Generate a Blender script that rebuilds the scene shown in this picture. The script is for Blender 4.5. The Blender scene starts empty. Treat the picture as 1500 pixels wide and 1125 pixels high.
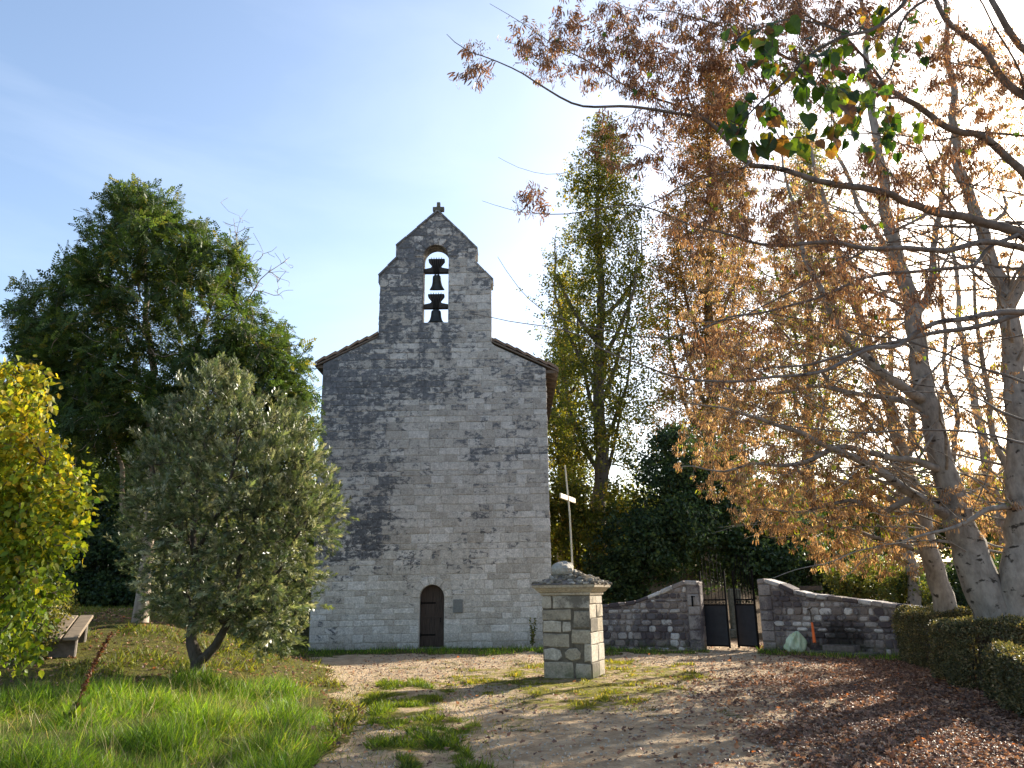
import bpy, math, random
import numpy as np
from mathutils import Matrix, Vector
from mathutils.geometry import tessellate_polygon

# ------------------------------------------------------------------ camera, sky, sun, exposure
SC = bpy.context.scene
COL = SC.collection
FPX, PITCH, ROLL, EYE = 1120.0, math.radians(15.4), math.radians(0.8), 1.6
_F = np.array([0, math.cos(PITCH), math.sin(PITCH)])
_R0 = np.array([1.0, 0, 0]); _U0 = np.array([0, -math.sin(PITCH), math.cos(PITCH)])
_R = math.cos(ROLL) * _R0 - math.sin(ROLL) * _U0
_U = math.sin(ROLL) * _R0 + math.cos(ROLL) * _U0
CAM = np.array([0, 0, EYE])
cd = bpy.data.cameras.new('camera'); cam = bpy.data.objects.new('camera', cd); COL.objects.link(cam)
cam.matrix_world = Matrix(((_R[0], _U[0], -_F[0], 0), (_R[1], _U[1], -_F[1], 0), (_R[2], _U[2], -_F[2], EYE), (0, 0, 0, 1)))
cd.sensor_width = 36; cd.lens = FPX / 1500 * 36; cd.clip_end = 3000; cd.clip_start = 0.1
SC.camera = cam

SUN_AZ, SUN_EL = math.radians(46), math.radians(24)      # azimuth clockwise from +Y (the view direction)
w = bpy.data.worlds.new('World'); SC.world = w; w.use_nodes = True
nt = w.node_tree; nt.nodes.clear()
sky = nt.nodes.new('ShaderNodeTexSky'); sky.sky_type = 'NISHITA'; sky.sun_disc = False
sky.sun_elevation = SUN_EL; sky.sun_rotation = SUN_AZ
sky.air_density = 1.0; sky.dust_density = 2.0; sky.ozone_density = 1.0; sky.altitude = 100
bg = nt.nodes.new('ShaderNodeBackground'); bg.inputs[1].default_value = 0.122
wo = nt.nodes.new('ShaderNodeOutputWorld')
tc = nt.nodes.new('ShaderNodeTexCoord'); mp = nt.nodes.new('ShaderNodeMapping'); mp.inputs['Scale'].default_value = (1.2, 1.2, 5); mp.inputs['Rotation'].default_value = (.12, .2, .4)
wn = nt.nodes.new('ShaderNodeTexNoise'); wn.inputs['Scale'].default_value = 1.6; wn.inputs['Detail'].default_value = 7; wn.inputs['Roughness'].default_value = .55; wn.inputs['Distortion'].default_value = .5
wr = nt.nodes.new('ShaderNodeMapRange'); wr.inputs[1].default_value = .46; wr.inputs[2].default_value = .80; wr.inputs[3].default_value = 0; wr.inputs[4].default_value = .11
wm = nt.nodes.new('ShaderNodeMix'); wm.data_type = 'RGBA'; wm.inputs[7].default_value = (5.2, 5.5, 6.0, 1)      # faint high cirrus
nt.links.new(tc.outputs['Generated'], mp.inputs[0]); nt.links.new(mp.outputs[0], wn.inputs['Vector']); nt.links.new(wn.outputs['Fac'], wr.inputs[0])
nt.links.new(wr.outputs[0], wm.inputs[0]); nt.links.new(sky.outputs[0], wm.inputs[6]); nt.links.new(wm.outputs[2], bg.inputs[0]); nt.links.new(bg.outputs[0], wo.inputs[0])
sd = bpy.data.lights.new('sun', 'SUN'); sd.energy = 5.0; sd.angle = math.radians(0.5); sd.color = (1, 0.91, 0.76)
sun = bpy.data.objects.new('sun', sd); COL.objects.link(sun)
SDIR = Vector((math.sin(SUN_AZ) * math.cos(SUN_EL), math.cos(SUN_AZ) * math.cos(SUN_EL), math.sin(SUN_EL)))
sun.rotation_euler = SDIR.to_track_quat('Z', 'Y').to_euler()
SC.view_settings.view_transform = 'Standard'; SC.view_settings.look = 'None'
SC.view_settings.exposure = 1.42; SC.view_settings.gamma = 1
SC.cycles.max_bounces = 6; SC.cycles.diffuse_bounces = 3; SC.cycles.transmission_bounces = 4
SC.cycles.glossy_bounces = 2; SC.cycles.sample_clamp_indirect = 6

# ------------------------------------------------------------------ small helpers
rng = np.random.default_rng(7)

def ray(x, y): return _F + (x - 750) / FPX * _R + (562.5 - y) / FPX * _U
def at(x, y, Y):
    d = ray(x, y); return CAM + d * (Y / d[1])
def gp(x, y, z=0.0):
    d = ray(x, y); return CAM + d * ((z - EYE) / d[2])
def proj(P):
    d = np.asarray(P) - CAM; f = np.maximum(d @ _F, 1e-3)
    return 750 + FPX * (d @ _R) / f, 562.5 - FPX * (d @ _U) / f
def sst(a, b, x):
    t = np.clip((x - a) / (b - a), 0, 1); return t * t * (3 - 2 * t)
_tab = np.random.default_rng(3).random((256, 256))
def vnoise(x, y):
    x = np.asarray(x, float); y = np.asarray(y, float)
    xi = np.floor(x).astype(int); yi = np.floor(y).astype(int); fx = x - xi; fy = y - yi
    fx = fx * fx * (3 - 2 * fx); fy = fy * fy * (3 - 2 * fy)
    g = lambda i, j: _tab[(xi + i) % 256, (yi + j) % 256]
    return (g(0, 0) * (1 - fx) + g(1, 0) * fx) * (1 - fy) + (g(0, 1) * (1 - fx) + g(1, 1) * fx) * fy
def fbm(x, y, o=4):
    s = 0; a = .5
    for k in range(o): s = s + a * vnoise(x * 2 ** k + 17 * k, y * 2 ** k + 31 * k); a *= .5
    return s / (1 - .5 ** o)
def inpoly(px, py, poly):
    r = np.zeros(np.shape(px), bool); n = len(poly)
    for i in range(n):
        x0, y0 = poly[i]; x1, y1 = poly[(i + 1) % n]
        c = ((y0 > py) != (y1 > py)) & (px < (x1 - x0) * (py - y0) / ((y1 - y0) or 1e-9) + x0)
        r ^= c
    return r
def norm(v): return v / np.maximum(np.linalg.norm(v, axis=-1, keepdims=True), 1e-9)

def height(x, y):
    """Lie of the land: almost flat, a bank rising to the left rear, a slope up beyond the cemetery wall."""
    x = np.asarray(x, float); y = np.asarray(y, float)
    h = 1.3 * sst(2.8, 8.5, -x) * sst(8, 18.5, y) * (1 - sst(16.5, 20, y) * sst(-9.5, -7, x)) + 0.2 * sst(3.0, 5.0, -x) * (1 - sst(10, 14, y))
    h = h + 0.05 * (fbm(x * .35 + 9, y * .35) - .5) * sst(2, 6, y)
    h = h + 4.0 * sst(34, 90, y) + 0.5 * sst(9.5, 14, x) * sst(10, 20, y)
    return h
def G3(px, py):                                            # a point of the real ground seen at a pixel
    z = 0.0
    for _ in range(12):
        P = gp(px, py, z); z = .5 * z + .5 * float(height(P[0], P[1]))
    return np.array([P[0], P[1], float(height(P[0], P[1]))])

def tag(o, label=None, cat=None, group=None, kind=None):
    if label: o['label'] = label
    if cat: o['category'] = cat
    if group: o['group'] = group
    if kind: o['kind'] = kind
    return o
def thing(name, label, cat, loc=(0, 0, 0), rz=0.0, group=None):
    o = bpy.data.objects.new(name, None); COL.objects.link(o); o.empty_display_size = .3
    o.location = loc; o.rotation_euler = (0, 0, rz)
    return tag(o, label, cat, group)
def link(name, me, mats, parent=None):
    o = bpy.data.objects.new(name, me); COL.objects.link(o)
    for m in (mats if isinstance(mats, (list, tuple)) else [mats]): me.materials.append(m)
    if parent is not None: o.parent = parent
    return o
def np_mesh(name, V, loops, starts, totals, col=None, mi=None, smooth=False):
    me = bpy.data.meshes.new(name)
    V = np.asarray(V, np.float32); loops = np.asarray(loops, np.int32)
    me.vertices.add(len(V)); me.vertices.foreach_set('co', V.ravel())
    me.loops.add(len(loops)); me.loops.foreach_set('vertex_index', loops)
    me.polygons.add(len(starts)); me.polygons.foreach_set('loop_start', np.asarray(starts, np.int32))
    me.polygons.foreach_set('loop_total', np.asarray(totals, np.int32))
    if mi is not None: me.polygons.foreach_set('material_index', np.asarray(mi, np.int32))
    me.polygons.foreach_set('use_smooth', np.full(len(starts), bool(smooth)))
    me.update(calc_edges=True)
    if col is not None:
        a = me.color_attributes.new('lv', 'FLOAT_COLOR', 'POINT')
        c = np.ones((len(V), 4), np.float32); c[:, :col.shape[1]] = col
        a.data.foreach_set('color', c.ravel())
    return me

class MB:
    """Collects pieces (local coordinates) and links them as ONE mesh object."""
    def __init__(s): s.v = []; s.f = []; s.m = []; s.c = []
    def add(s, V, Fs, mat=0, col=(.5, .5, .5)):
        b = len(s.v); s.v += [tuple(map(float, p)) for p in V]
        s.f += [tuple(b + i for i in f) for f in Fs]; s.m += [mat] * len(Fs); s.c += [tuple(col)] * len(V)
    def box(s, c, d, rot=None, mat=0, bev=0.0, col=(.5, .5, .5)):
        x, y, z = d[0] / 2, d[1] / 2, d[2] / 2
        if bev <= 0:
            V = np.array([(i * x, j * y, k * z) for i in (-1, 1) for j in (-1, 1) for k in (-1, 1)])
            Fs = [(0, 1, 3, 2), (4, 6, 7, 5), (0, 4, 5, 1), (2, 3, 7, 6), (0, 2, 6, 4), (1, 5, 7, 3)]
        else:
            V = []; ix = {}
            for i in (-1, 1):
                for j in (-1, 1):
                    for k in (-1, 1):
                        for a in range(3):
                            ix[i, j, k, a] = len(V)
                            q = [x - bev, y - bev, z - bev]; q[a] += bev
                            V.append((i * q[0], j * q[1], k * q[2]))
            V = np.array(V); Fs = []
            I = lambda i, j, k, a: ix[i, j, k, a]
            for a in range(3):
                for sg in (-1, 1):
                    o = [t for t in range(3) if t != a]; ring = []
                    for p, q in ((-1, -1), (1, -1), (1, 1), (-1, 1)):
                        t = [0, 0, 0]; t[a] = sg; t[o[0]] = p; t[o[1]] = q; ring.append(I(*t, a))
                    Fs.append(ring)
            for a in range(3):
                o = [t for t in range(3) if t != a]
                for p in (-1, 1):
                    for q in (-1, 1):
                        t0 = [0, 0, 0]; t0[o[0]] = p; t0[o[1]] = q; t1 = list(t0); t0[a] = -1; t1[a] = 1
                        Fs.append((I(*t0, o[0]), I(*t1, o[0]), I(*t1, o[1]), I(*t0, o[1])))
            for i in (-1, 1):
                for j in (-1, 1):
                    for k in (-1, 1): Fs.append((I(i, j, k, 0), I(i, j, k, 1), I(i, j, k, 2)))
        if rot is not None: V = V @ np.array(rot).T
        s.add(V + np.array(c), Fs, mat, col)
    def tube(s, P, Rr, n=8, mat=0, col=(.5, .5, .5), cap=True):
        P = np.asarray(P, float); Rr = np.broadcast_to(np.asarray(Rr, float), (len(P),))
        T = norm(np.gradient(P, axis=0)); up = np.array([0, 0, 1.]) if abs(T[0][2]) < .9 else np.array([1., 0, 0])
        V = []
        for i in range(len(P)):
            a = norm(np.cross(T[i], up)); b = np.cross(a, T[i]); 
            for k in range(n):
                t = 2 * math.pi * k / n; V.append(P[i] + Rr[i] * (a * math.cos(t) + b * math.sin(t)))
        Fs = [(i * n + k, i * n + (k + 1) % n, (i + 1) * n + (k + 1) % n, (i + 1) * n + k) for i in range(len(P) - 1) for k in range(n)]
        if cap: Fs += [tuple(range(n - 1, -1, -1)), tuple((len(P) - 1) * n + k for k in range(n))]
        s.add(V, Fs, mat, col)
    def lathe(s, prof, c=(0, 0, 0), n=24, mat=0, col=(.5, .5, .5)):
        V = [(c[0] + r * math.cos(2 * math.pi * k / n), c[1] + r * math.sin(2 * math.pi * k / n), c[2] + z) for r, z in prof for k in range(n)]
        s.add(V, [(i * n + k, i * n + (k + 1) % n, (i + 1) * n + (k + 1) % n, (i + 1) * n + k) for i in range(len(prof) - 1) for k in range(n)], mat, col)
    def prism(s, poly, y0, y1, mat=0, col=(.5, .5, .5), holes=()):
        """poly in (x, z), extruded along y, with holes."""
        loops = [list(poly)] + [list(h) for h in holes]
        tri = tessellate_polygon([[Vector((a, b, 0)) for a, b in l] for l in loops])
        flat = [q for l in loops for q in l]; n = len(flat)
        V = [(a, y0, b) for a, b in flat] + [(a, y1, b) for a, b in flat]
        Fs = [tuple(t) for t in tri] + [tuple(n + i for i in reversed(t)) for t in tri]
        o = 0
        for l in loops:
            k = len(l); Fs += [(o + i, o + (i + 1) % k, n + o + (i + 1) % k, n + o + i) for i in range(k)]; o += k
        s.add(V, Fs, mat, col)
    def build(s, name, mats, parent=None, smooth=False, fix=True):
        tot = [len(f) for f in s.f]; st = np.concatenate([[0], np.cumsum(tot)[:-1]])
        me = np_mesh(name, np.array(s.v), [i for f in s.f for i in f], st, tot, np.array(s.c), s.m, smooth)
        if fix:
            import bmesh
            bm = bmesh.new(); bm.from_mesh(me); bmesh.ops.recalc_face_normals(bm, faces=bm.faces); bm.to_mesh(me); bm.free()
        return link(name, me, mats, parent)

# ------------------------------------------------------------------ material helpers
class NG:
    def __init__(s, name):
        s.mat = bpy.data.materials.new(name); s.mat.use_nodes = True
        s.t = s.mat.node_tree; s.t.nodes.clear(); s.out = s.n('ShaderNodeOutputMaterial')
    def n(s, ty, **k):
        nd = s.t.nodes.new(ty)
        for a, v in k.items(): setattr(nd, a, v)
        return nd
    def setin(s, sock, v):
        if isinstance(v, bpy.types.NodeSocket): s.t.links.new(v, sock)
        elif v is not None:
            if isinstance(v, (tuple, list)) and len(v) == 3 and sock.type == 'RGBA': v = (*v, 1)
            sock.default_value = v
    def math(s, op, a, b=None, c=None, clamp=False):
        nd = s.n('ShaderNodeMath', operation=op, use_clamp=clamp)
        for i, v in enumerate((a, b, c)):
            if v is not None: s.setin(nd.inputs[i], v)
        return nd.outputs[0]
    def noise(s, vec, scale, detail=4, rough=.55, dist=0):
        nd = s.n('ShaderNodeTexNoise'); s.setin(nd.inputs['Vector'], vec); nd.inputs['Scale'].default_value = scale
        nd.inputs['Detail'].default_value = detail; nd.inputs['Roughness'].default_value = rough; nd.inputs['Distortion'].default_value = dist
        return nd.outputs['Fac']
    def voro(s, vec, scale, feature='F1', out='Distance'):
        nd = s.n('ShaderNodeTexVoronoi', feature=feature); s.setin(nd.inputs['Vector'], vec); nd.inputs['Scale'].default_value = scale
        return nd.outputs[out]
    def ramp(s, f, stops, interp='LINEAR'):
        nd = s.n('ShaderNodeValToRGB'); s.setin(nd.inputs[0], f); r = nd.color_ramp; r.interpolation = interp
        while len(r.elements) < len(stops): r.elements.new(.5)
        for e, (p, c) in zip(r.elements, stops):
            e.position = p; e.color = (*c, 1) if isinstance(c, tuple) else (c, c, c, 1)
        return nd.outputs[0]
    def mix(s, f, a, b, mode='MIX'):
        nd = s.n('ShaderNodeMix', data_type='RGBA', blend_type=mode); s.setin(nd.inputs[0], f)
        s.setin(nd.inputs[6], a); s.setin(nd.inputs[7], b); return nd.outputs[2]
    def smooth(s, x, a, b, lo=0., hi=1.):
        nd = s.n('ShaderNodeMapRange', interpolation_type='SMOOTHSTEP'); s.setin(nd.inputs[0], x)
        for i, v in zip((1, 2, 3, 4), (a, b, lo, hi)): nd.inputs[i].default_value = v
        return nd.outputs[0]
    def coord(s, which='Object', scale=None):
        o = s.n('ShaderNodeTexCoord').outputs[which]
        if scale:
            m = s.n('ShaderNodeMapping'); s.t.links.new(o, m.inputs[0]); m.inputs['Scale'].default_value = scale; o = m.outputs[0]
        return o
    def sep(s, v):
        nd = s.n('ShaderNodeSeparateXYZ'); s.setin(nd.inputs[0], v); return nd.outputs
    def attr(s, name='lv'):
        a = s.n('ShaderNodeAttribute', attribute_name=name); c = s.n('ShaderNodeSeparateColor'); s.t.links.new(a.outputs['Color'], c.inputs[0])
        return c.outputs
    def bump(s, h, strength=.5, dist=.02, normal=None):
        nd = s.n('ShaderNodeBump'); s.setin(nd.inputs['Height'], h); nd.inputs['Strength'].default_value = strength; nd.inputs['Distance'].default_value = dist
        if normal is not None: s.setin(nd.inputs['Normal'], normal)
        return nd.outputs[0]
    def pbr(s, col, rough=.8, normal=None, metal=0., spec=.3, sub=None):
        nd = s.n('ShaderNodeBsdfPrincipled'); s.setin(nd.inputs['Base Color'], col); s.setin(nd.inputs['Roughness'], rough)
        nd.inputs['Metallic'].default_value = metal; nd.inputs['Specular IOR Level'].default_value = spec
        if normal is not None: s.setin(nd.inputs['Normal'], normal)
        return nd.outputs[0]
    def done(s, sh): s.t.links.new(sh, s.out.inputs[0]); return s.mat

def simple_mat(name, c0, c1, scale=8, rough=.8, bump=.3, dist=.01, metal=0., detail=5, spec=.3, sc=None):
    g = NG(name); v = g.coord('Object', sc); n = g.noise(v, scale, detail, .6)
    return g.done(g.pbr(g.ramp(n, [(.3, c0), (.7, c1)]), rough, g.bump(n, bump, dist), metal, spec))

def leaf_mat(name, stops, transl=.45, rough=.5, tint=(1.25, 1.15, .45), spec=.35, lo=.65, hi=1.35):
    g = NG(name); a = g.attr(); c = g.ramp(a[0], stops)
    c = g.mix(1, c, g.smooth(a[1], 0, 1, lo, hi), 'MULTIPLY')
    tr = g.n('ShaderNodeBsdfTranslucent'); g.setin(tr.inputs[0], g.mix(1, c, tint, 'MULTIPLY'))
    mx = g.n('ShaderNodeMixShader'); mx.inputs[0].default_value = transl
    g.t.links.new(g.pbr(c, rough, spec=spec), mx.inputs[1]); g.t.links.new(tr.outputs[0], mx.inputs[2])
    return g.done(mx.outputs[0])
def bark_mat(name, c0, c1, patch, stretch=.25, scale=9, bump=.7):
    g = NG(name); v = g.coord('Object', (1, 1, stretch)); n = g.noise(v, scale, 6, .65); n2 = g.noise(g.coord('Object', (1, 1, 1.6)), 5, 3, .6)
    c = g.ramp(n, [(.32, c0), (.62, c1)]); c = g.mix(g.smooth(n2, .6, .68), c, patch)
    return g.done(g.pbr(c, .9, g.bump(n, bump, .03), spec=.15))

def stone_mat(name, base, lichen, mode, stain=False):
    """Weathered limestone; the dark crust is a lichen with its own drawing. mode: facade | rubble | pillar"""
    g = NG(name); v = g.coord('Object'); a = g.attr(); xyz = g.sep(v)
    c = g.ramp(a[0], base); fine = g.noise(v, 22, 6, .7); mid = g.noise(v, 5, 5, .65)
    c = g.mix(.6, c, g.ramp(mid, [(.25, .5), (.75, 1.2)]), 'MULTIPLY')
    c = g.mix(.9, c, g.ramp(fine, [(.32, .55), (.66, 1.18)]), 'MULTIPLY')
    if mode == 'facade':
        prof = g.n('ShaderNodeValToRGB'); r = prof.color_ramp
        g.setin(prof.inputs[0], g.math('DIVIDE', xyz[2], 15.))
        P = [(0, .27), (.14, .34), (.20, .50), (.265, .56), (.32, .44), (.40, .52), (.50, .51), (.57, .62), (.64, .53), (.74, .56), (.86, .61), (1, .68)]
        while len(r.elements) < len(P): r.elements.new(.5)
        for e, (p, q) in zip(r.elements, P): e.position = p; e.color = (q, q, q, 1)
        big = g.noise(v, .42, 4, .6); st = g.noise(g.coord('Object', (2.2, 1, .25)), 1.5, 4, .6)
        left = g.smooth(xyz[0], -4, 3.5, .10, -.085)           # the crust is heavier on the left half
        cen = g.math('MULTIPLY', g.math('MULTIPLY', g.smooth(g.math('ABSOLUTE', g.math('SUBTRACT', xyz[0], .05)), .75, 1.5, 1, 0), g.smooth(xyz[2], 2.5, 4, 0, 1)), g.smooth(xyz[2], 7.3, 8.3, -.13, 0))
        k = g.math('ADD', prof.outputs[0], g.math('MULTIPLY', g.math('SUBTRACT', big, .5), .75))
        k = g.math('ADD', k, g.math('MULTIPLY', g.math('SUBTRACT', st, .5), .35)); k = g.math('ADD', k, left); k = g.math('ADD', k, cen)
        k = g.math('ADD', k, g.math('MULTIPLY', g.math('SUBTRACT', a[1], .5), .24))
        sx = g.math('ABSOLUTE', g.math('SUBTRACT', xyz[0], .02)); run = g.math('MULTIPLY', g.math('MULTIPLY', g.smooth(sx, .10, .34, 0, 1), g.smooth(sx, .42, .75, 1, 0)), g.math('MULTIPLY', g.smooth(xyz[2], 8.6, 10.3), g.smooth(xyz[2], 10.76, 10.8, 1, 0)))
        k = g.math('ADD', k, g.math('MULTIPLY', run, .17))          # run-off below the bell sill
        tex = g.math('ADD', g.math('MULTIPLY', g.noise(g.coord('Object', (1, 1, 1.7)), 4.2, 9, .78, .5), .8), g.math('MULTIPLY', fine, .2))
        m = g.smooth(g.math('ADD', k, g.math('MULTIPLY', g.math('SUBTRACT', tex, .5), 2.3)), .50, .66)
        c = g.mix(g.math('MULTIPLY', m, .90), c, g.mix(1, g.mix(g.smooth(g.noise(v, 9, 6, .7), .35, .65), lichen[0], lichen[1]), g.ramp(a[2], [(0, .6), (1, 1.)]), 'MULTIPLY'))
        soft = g.smooth(xyz[2], 2.2, 6, 0, .25)                 # a thin grey film high up
        c = g.mix(soft, c, (.19, .205, .225))
        hole = g.smooth(g.voro(v, 13), .05, .12, .35, 1.)
        c = g.mix(1, c, g.mix(g.smooth(g.noise(v, 2, 2), .5, .6), (1, 1, 1), hole), 'MULTIPLY')
        wet = g.math('MULTIPLY', g.smooth(xyz[2], .05, .5, .5, 0), g.smooth(mid, .35, .6)); c = g.mix(wet, c, (.12, .12, .08))
    else:
        big = g.noise(v, .9 if mode == 'rubble' else 2.2, 4, .6)
        k = g.math('ADD', big, g.math('MULTIPLY', g.math('SUBTRACT', a[1], .5), .5)); k = g.math('ADD', k, g.math('MULTIPLY', g.math('SUBTRACT', fine, .5), .7))
        lo, hi = (.43, .62) if mode == 'rubble' else (.52, .74)
        m = g.smooth(k, lo, hi); c = g.mix(g.math('MULTIPLY', m, .85), c, g.mix(g.noise(v, 4, 3), lichen[0], lichen[1]))
        if stain:                                        # the soot coloured damp stain above the trough
            dx = g.math('SUBTRACT', xyz[0], 2.25); dz = g.math('MULTIPLY', g.math('SUBTRACT', xyz[2], .25), 1.15); rad = g.math('SQRT', g.math('ADD', g.math('MULTIPLY', dx, dx), g.math('MULTIPLY', dz, dz)))
            c = g.mix(g.smooth(g.math('ADD', rad, g.math('MULTIPLY', g.math('SUBTRACT', mid, .5), 1.1)), .35, .85, .88, 0), c, (.028, .025, .022))
        moss = g.math('MULTIPLY', g.smooth(xyz[2], .02, .35, .75, 0), g.smooth(mid, .4, .6)); c = g.mix(moss, c, (.07, .085, .03))
    h = g.math('ADD', g.math('MULTIPLY', fine, .5), g.math('MULTIPLY', mid, .8))
    return g.done(g.pbr(c, .93, g.bump(h, .8, .03), spec=.12))

LIMESTONE = [(0, (.50, .455, .39)), (.5, (.65, .605, .535)), (1, (.78, .74, .68))]
M = {}
M['facade'] = stone_mat('limestone_ashlar', LIMESTONE, ((.03, .033, .042), (.16, .17, .19)), 'facade')
M['rubble'] = stone_mat('rubble_stone', [(0, (.22, .175, .15)), (.45, (.38, .33, .30)), (1, (.70, .66, .62))], ((.035, .03, .036), (.10, .08, .088)), 'rubble')
M['pillar'] = stone_mat('pillar_stone', [(0, (.40, .345, .26)), (.5, (.50, .44, .35)), (1, (.58, .53, .45))], ((.07, .065, .06), (.14, .125, .10)), 'pillar')
M['rubble_stained'] = stone_mat('stained_rubble_stone', [(0, (.22, .175, .15)), (.45, (.38, .33, .30)), (1, (.70, .66, .62))], ((.035, .03, .036), (.10, .08, .088)), 'rubble', True)
M['mortar'] = simple_mat('lime_mortar', (.20, .175, .145), (.36, .32, .27), 14, .95, .6, .02)
M['mortar_dark'] = simple_mat('weathered_mortar', (.12, .10, .085), (.24, .20, .17), 14, .95, .6, .02)
M['tile'] = simple_mat('clay_roof_tile', (.12, .085, .065), (.30, .20, .14), 7, .9, .5, .02)
M['plank'] = simple_mat('grey_soffit_board', (.10, .08, .065), (.21, .17, .14), 6, .85, .4, .01, sc=(6, .4, 6))
M['door'] = simple_mat('dark_door_wood', (.03, .021, .017), (.085, .06, .046), 6, .7, .5, .008, sc=(7, 1, .5))
M['iron'] = simple_mat('black_iron', (.006, .006, .007), (.016, .014, .013), 20, .9, .2, .004, spec=.05)
M['sheet'] = simple_mat('black_painted_sheet', (.010, .011, .016), (.022, .024, .032), 5, .55, .1, .004, spec=.35)
M['bronze'] = simple_mat('aged_bronze', (.03, .034, .034), (.06, .066, .06), 9, .55, .2, .006, metal=.6)
M['yoke'] = simple_mat('dark_yoke_wood', (.03, .027, .026), (.065, .058, .052), 8, .85, .5, .01)
M['cross_stone'] = simple_mat('lichened_cross_stone', (.06, .06, .045), (.17, .16, .12), 12, .95, .7, .02)
M['slate'] = simple_mat('grey_plaque_stone', (.15, .155, .15), (.21, .215, .20), 20, .7, .2, .004)
M['white_metal'] = simple_mat('pale_painted_metal', (.52, .46, .34), (.70, .63, .49), 12, .55, .2, .004)
M['white_stone'] = simple_mat('white_tombstone', (.55, .55, .54), (.74, .74, .73), 9, .8, .3, .01)
M['bench'] = simple_mat('weathered_bench_wood', (.13, .10, .07), (.27, .21, .15), 8, .85, .5, .01, sc=(2, .5, 8))
M['orange'] = simple_mat('orange_plastic', (.75, .12, .02), (.85, .18, .04), 10, .4, .1, .003)
M['bag'] = simple_mat('pale_green_bag', (.42, .55, .32), (.62, .70, .52), 9, .35, .6, .03, spec=.5)
M['darkmetal'] = simple_mat('rusty_metal', (.05, .04, .035), (.12, .085, .06), 14, .8, .3, .005)
M['trough'] = simple_mat('old_trough_stone', (.09, .08, .07), (.2, .17, .15), 9, .9, .6, .02)

M['bark_linden'] = bark_mat('linden_bark', (.15, .13, .11), (.31, .275, .235), (.05, .042, .035), .45, 8)
M['bark_bough'] = bark_mat('bough_bark_backlit_tone', (.085, .074, .066), (.19, .165, .145), (.04, .033, .03), .45, 9)  # lime bark darkened for the overhanging boughs: their backlit shade is in the colour
M['bark_pale'] = bark_mat('pale_bark', (.20, .165, .13), (.38, .31, .25), (.08, .065, .05), .3, 9)
M['bark_olive'] = bark_mat('olive_bark', (.035, .03, .024), (.09, .075, .06), (.03, .028, .025), .4, 14)
M['bark_poplar'] = bark_mat('poplar_bark', (.065, .052, .04), (.17, .14, .105), (.03, .025, .02), .12, 5, .9)
M['bark_dark'] = bark_mat('dark_twig_bark', (.05, .042, .036), (.12, .10, .085), (.03, .026, .024), .4, 12)
M['leaf_ash'] = leaf_mat('ash_leaf', [(0, (.03, .062, .02)), (.6, (.06, .105, .03)), (.92, (.11, .155, .036)), (1, (.24, .21, .05))], .45)
M['leaf_olive'] = leaf_mat('olive_leaf', [(0, (.052, .084, .038)), (.5, (.125, .165, .072)), (.82, (.24, .26, .155)), (1, (.38, .385, .28))], .36, .34, (1.3, 1.2, .65), .5, lo=.5)
M['leaf_yellow'] = leaf_mat('yellowing_leaf', [(0, (.06, .13, .016)), (.4, (.17, .24, .024)), (.75, (.36, .36, .03)), (1, (.50, .34, .035))], .55)
M['leaf_poplar'] = leaf_mat('poplar_leaf', [(0, (.07, .095, .022)), (.5, (.14, .16, .03)), (.85, (.26, .24, .045)), (1, (.38, .26, .06))], .55, tint=(1.4, 1.3, .45))
M['leaf_brown'] = leaf_mat('rusty_poplar_leaf', [(0, (.10, .075, .025)), (.4, (.24, .15, .05)), (.8, (.38, .22, .08)), (1, (.30, .28, .05))], .45, tint=(1.25, 1, .6))
M['bract'] = leaf_mat('dry_linden_bract', [(0, (.16, .09, .05)), (.4, (.32, .20, .115)), (.8, (.46, .315, .19)), (.93, (.56, .42, .28)), (.96, (.30, .36, .03)), (1, (.36, .42, .04))], .5, .6, (1.3, 1.08, .62))
M['bract_dark'] = leaf_mat('brown_bract_backlit_tone', [(0, (.10, .05, .03)), (.4, (.21, .11, .06)), (.8, (.35, .205, .11)), (.96, (.45, .30, .16)), (1, (.36, .42, .04))], .34, .6, (1.25, .95, .6))  # dry bracts toned down; the dark against-the-light look is painted into the colour
M['leaf_linden'] = leaf_mat('green_linden_leaf', [(0, (.02, .045, .012)), (.45, (.055, .11, .018)), (.70, (.15, .22, .02)), (.80, (.30, .24, .03)), (.88, (.24, .11, .035)), (1, (.12, .055, .028))], .48, .42, (1.5, 1.5, .4))
M['leaf_dark'] = leaf_mat('dark_evergreen_leaf', [(0, (.024, .052, .026)), (.6, (.05, .09, .038)), (1, (.10, .14, .045))], .4)
M['leaf_mid'] = leaf_mat('woodland_leaf', [(0, (.04, .07, .02)), (.5, (.10, .125, .03)), (1, (.23, .20, .045))], .45)
M['leaf_hedge'] = leaf_mat('hedge_leaf', [(0, (.05, .06, .028)), (.5, (.12, .12, .055)), (.85, (.22, .185, .09)), (1, (.30, .21, .11))], .35, lo=.5)
M['grass'] = leaf_mat('long_grass', [(0, (.05, .12, .015)), (.5, (.125, .235, .022)), (.85, (.24, .33, .035)), (1, (.46, .40, .18))], .5, .45, (1.6, 1.5, .4), lo=.4, hi=1.4)
M['moss'] = leaf_mat('sunny_moss', [(0, (.08, .11, .015)), (.4, (.19, .21, .024)), (.85, (.34, .30, .04)), (1, (.36, .22, .07))], .45, .6, (1.4, 1.3, .45), lo=.5)
M['turf'] = leaf_mat('turf_blade', [(0, (.04, .085, .012)), (.4, (.10, .16, .018)), (.8, (.21, .23, .03)), (1, (.33, .22, .08))], .5, .55, (1.5, 1.4, .45), lo=.4)
M['short_grass'] = leaf_mat('mossy_short_grass', [(0, (.06, .10, .018)), (.5, (.16, .185, .026)), (.85, (.29, .26, .04)), (1, (.36, .24, .08))], .42, .6, (1.4, 1.3, .5), lo=.4)
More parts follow.
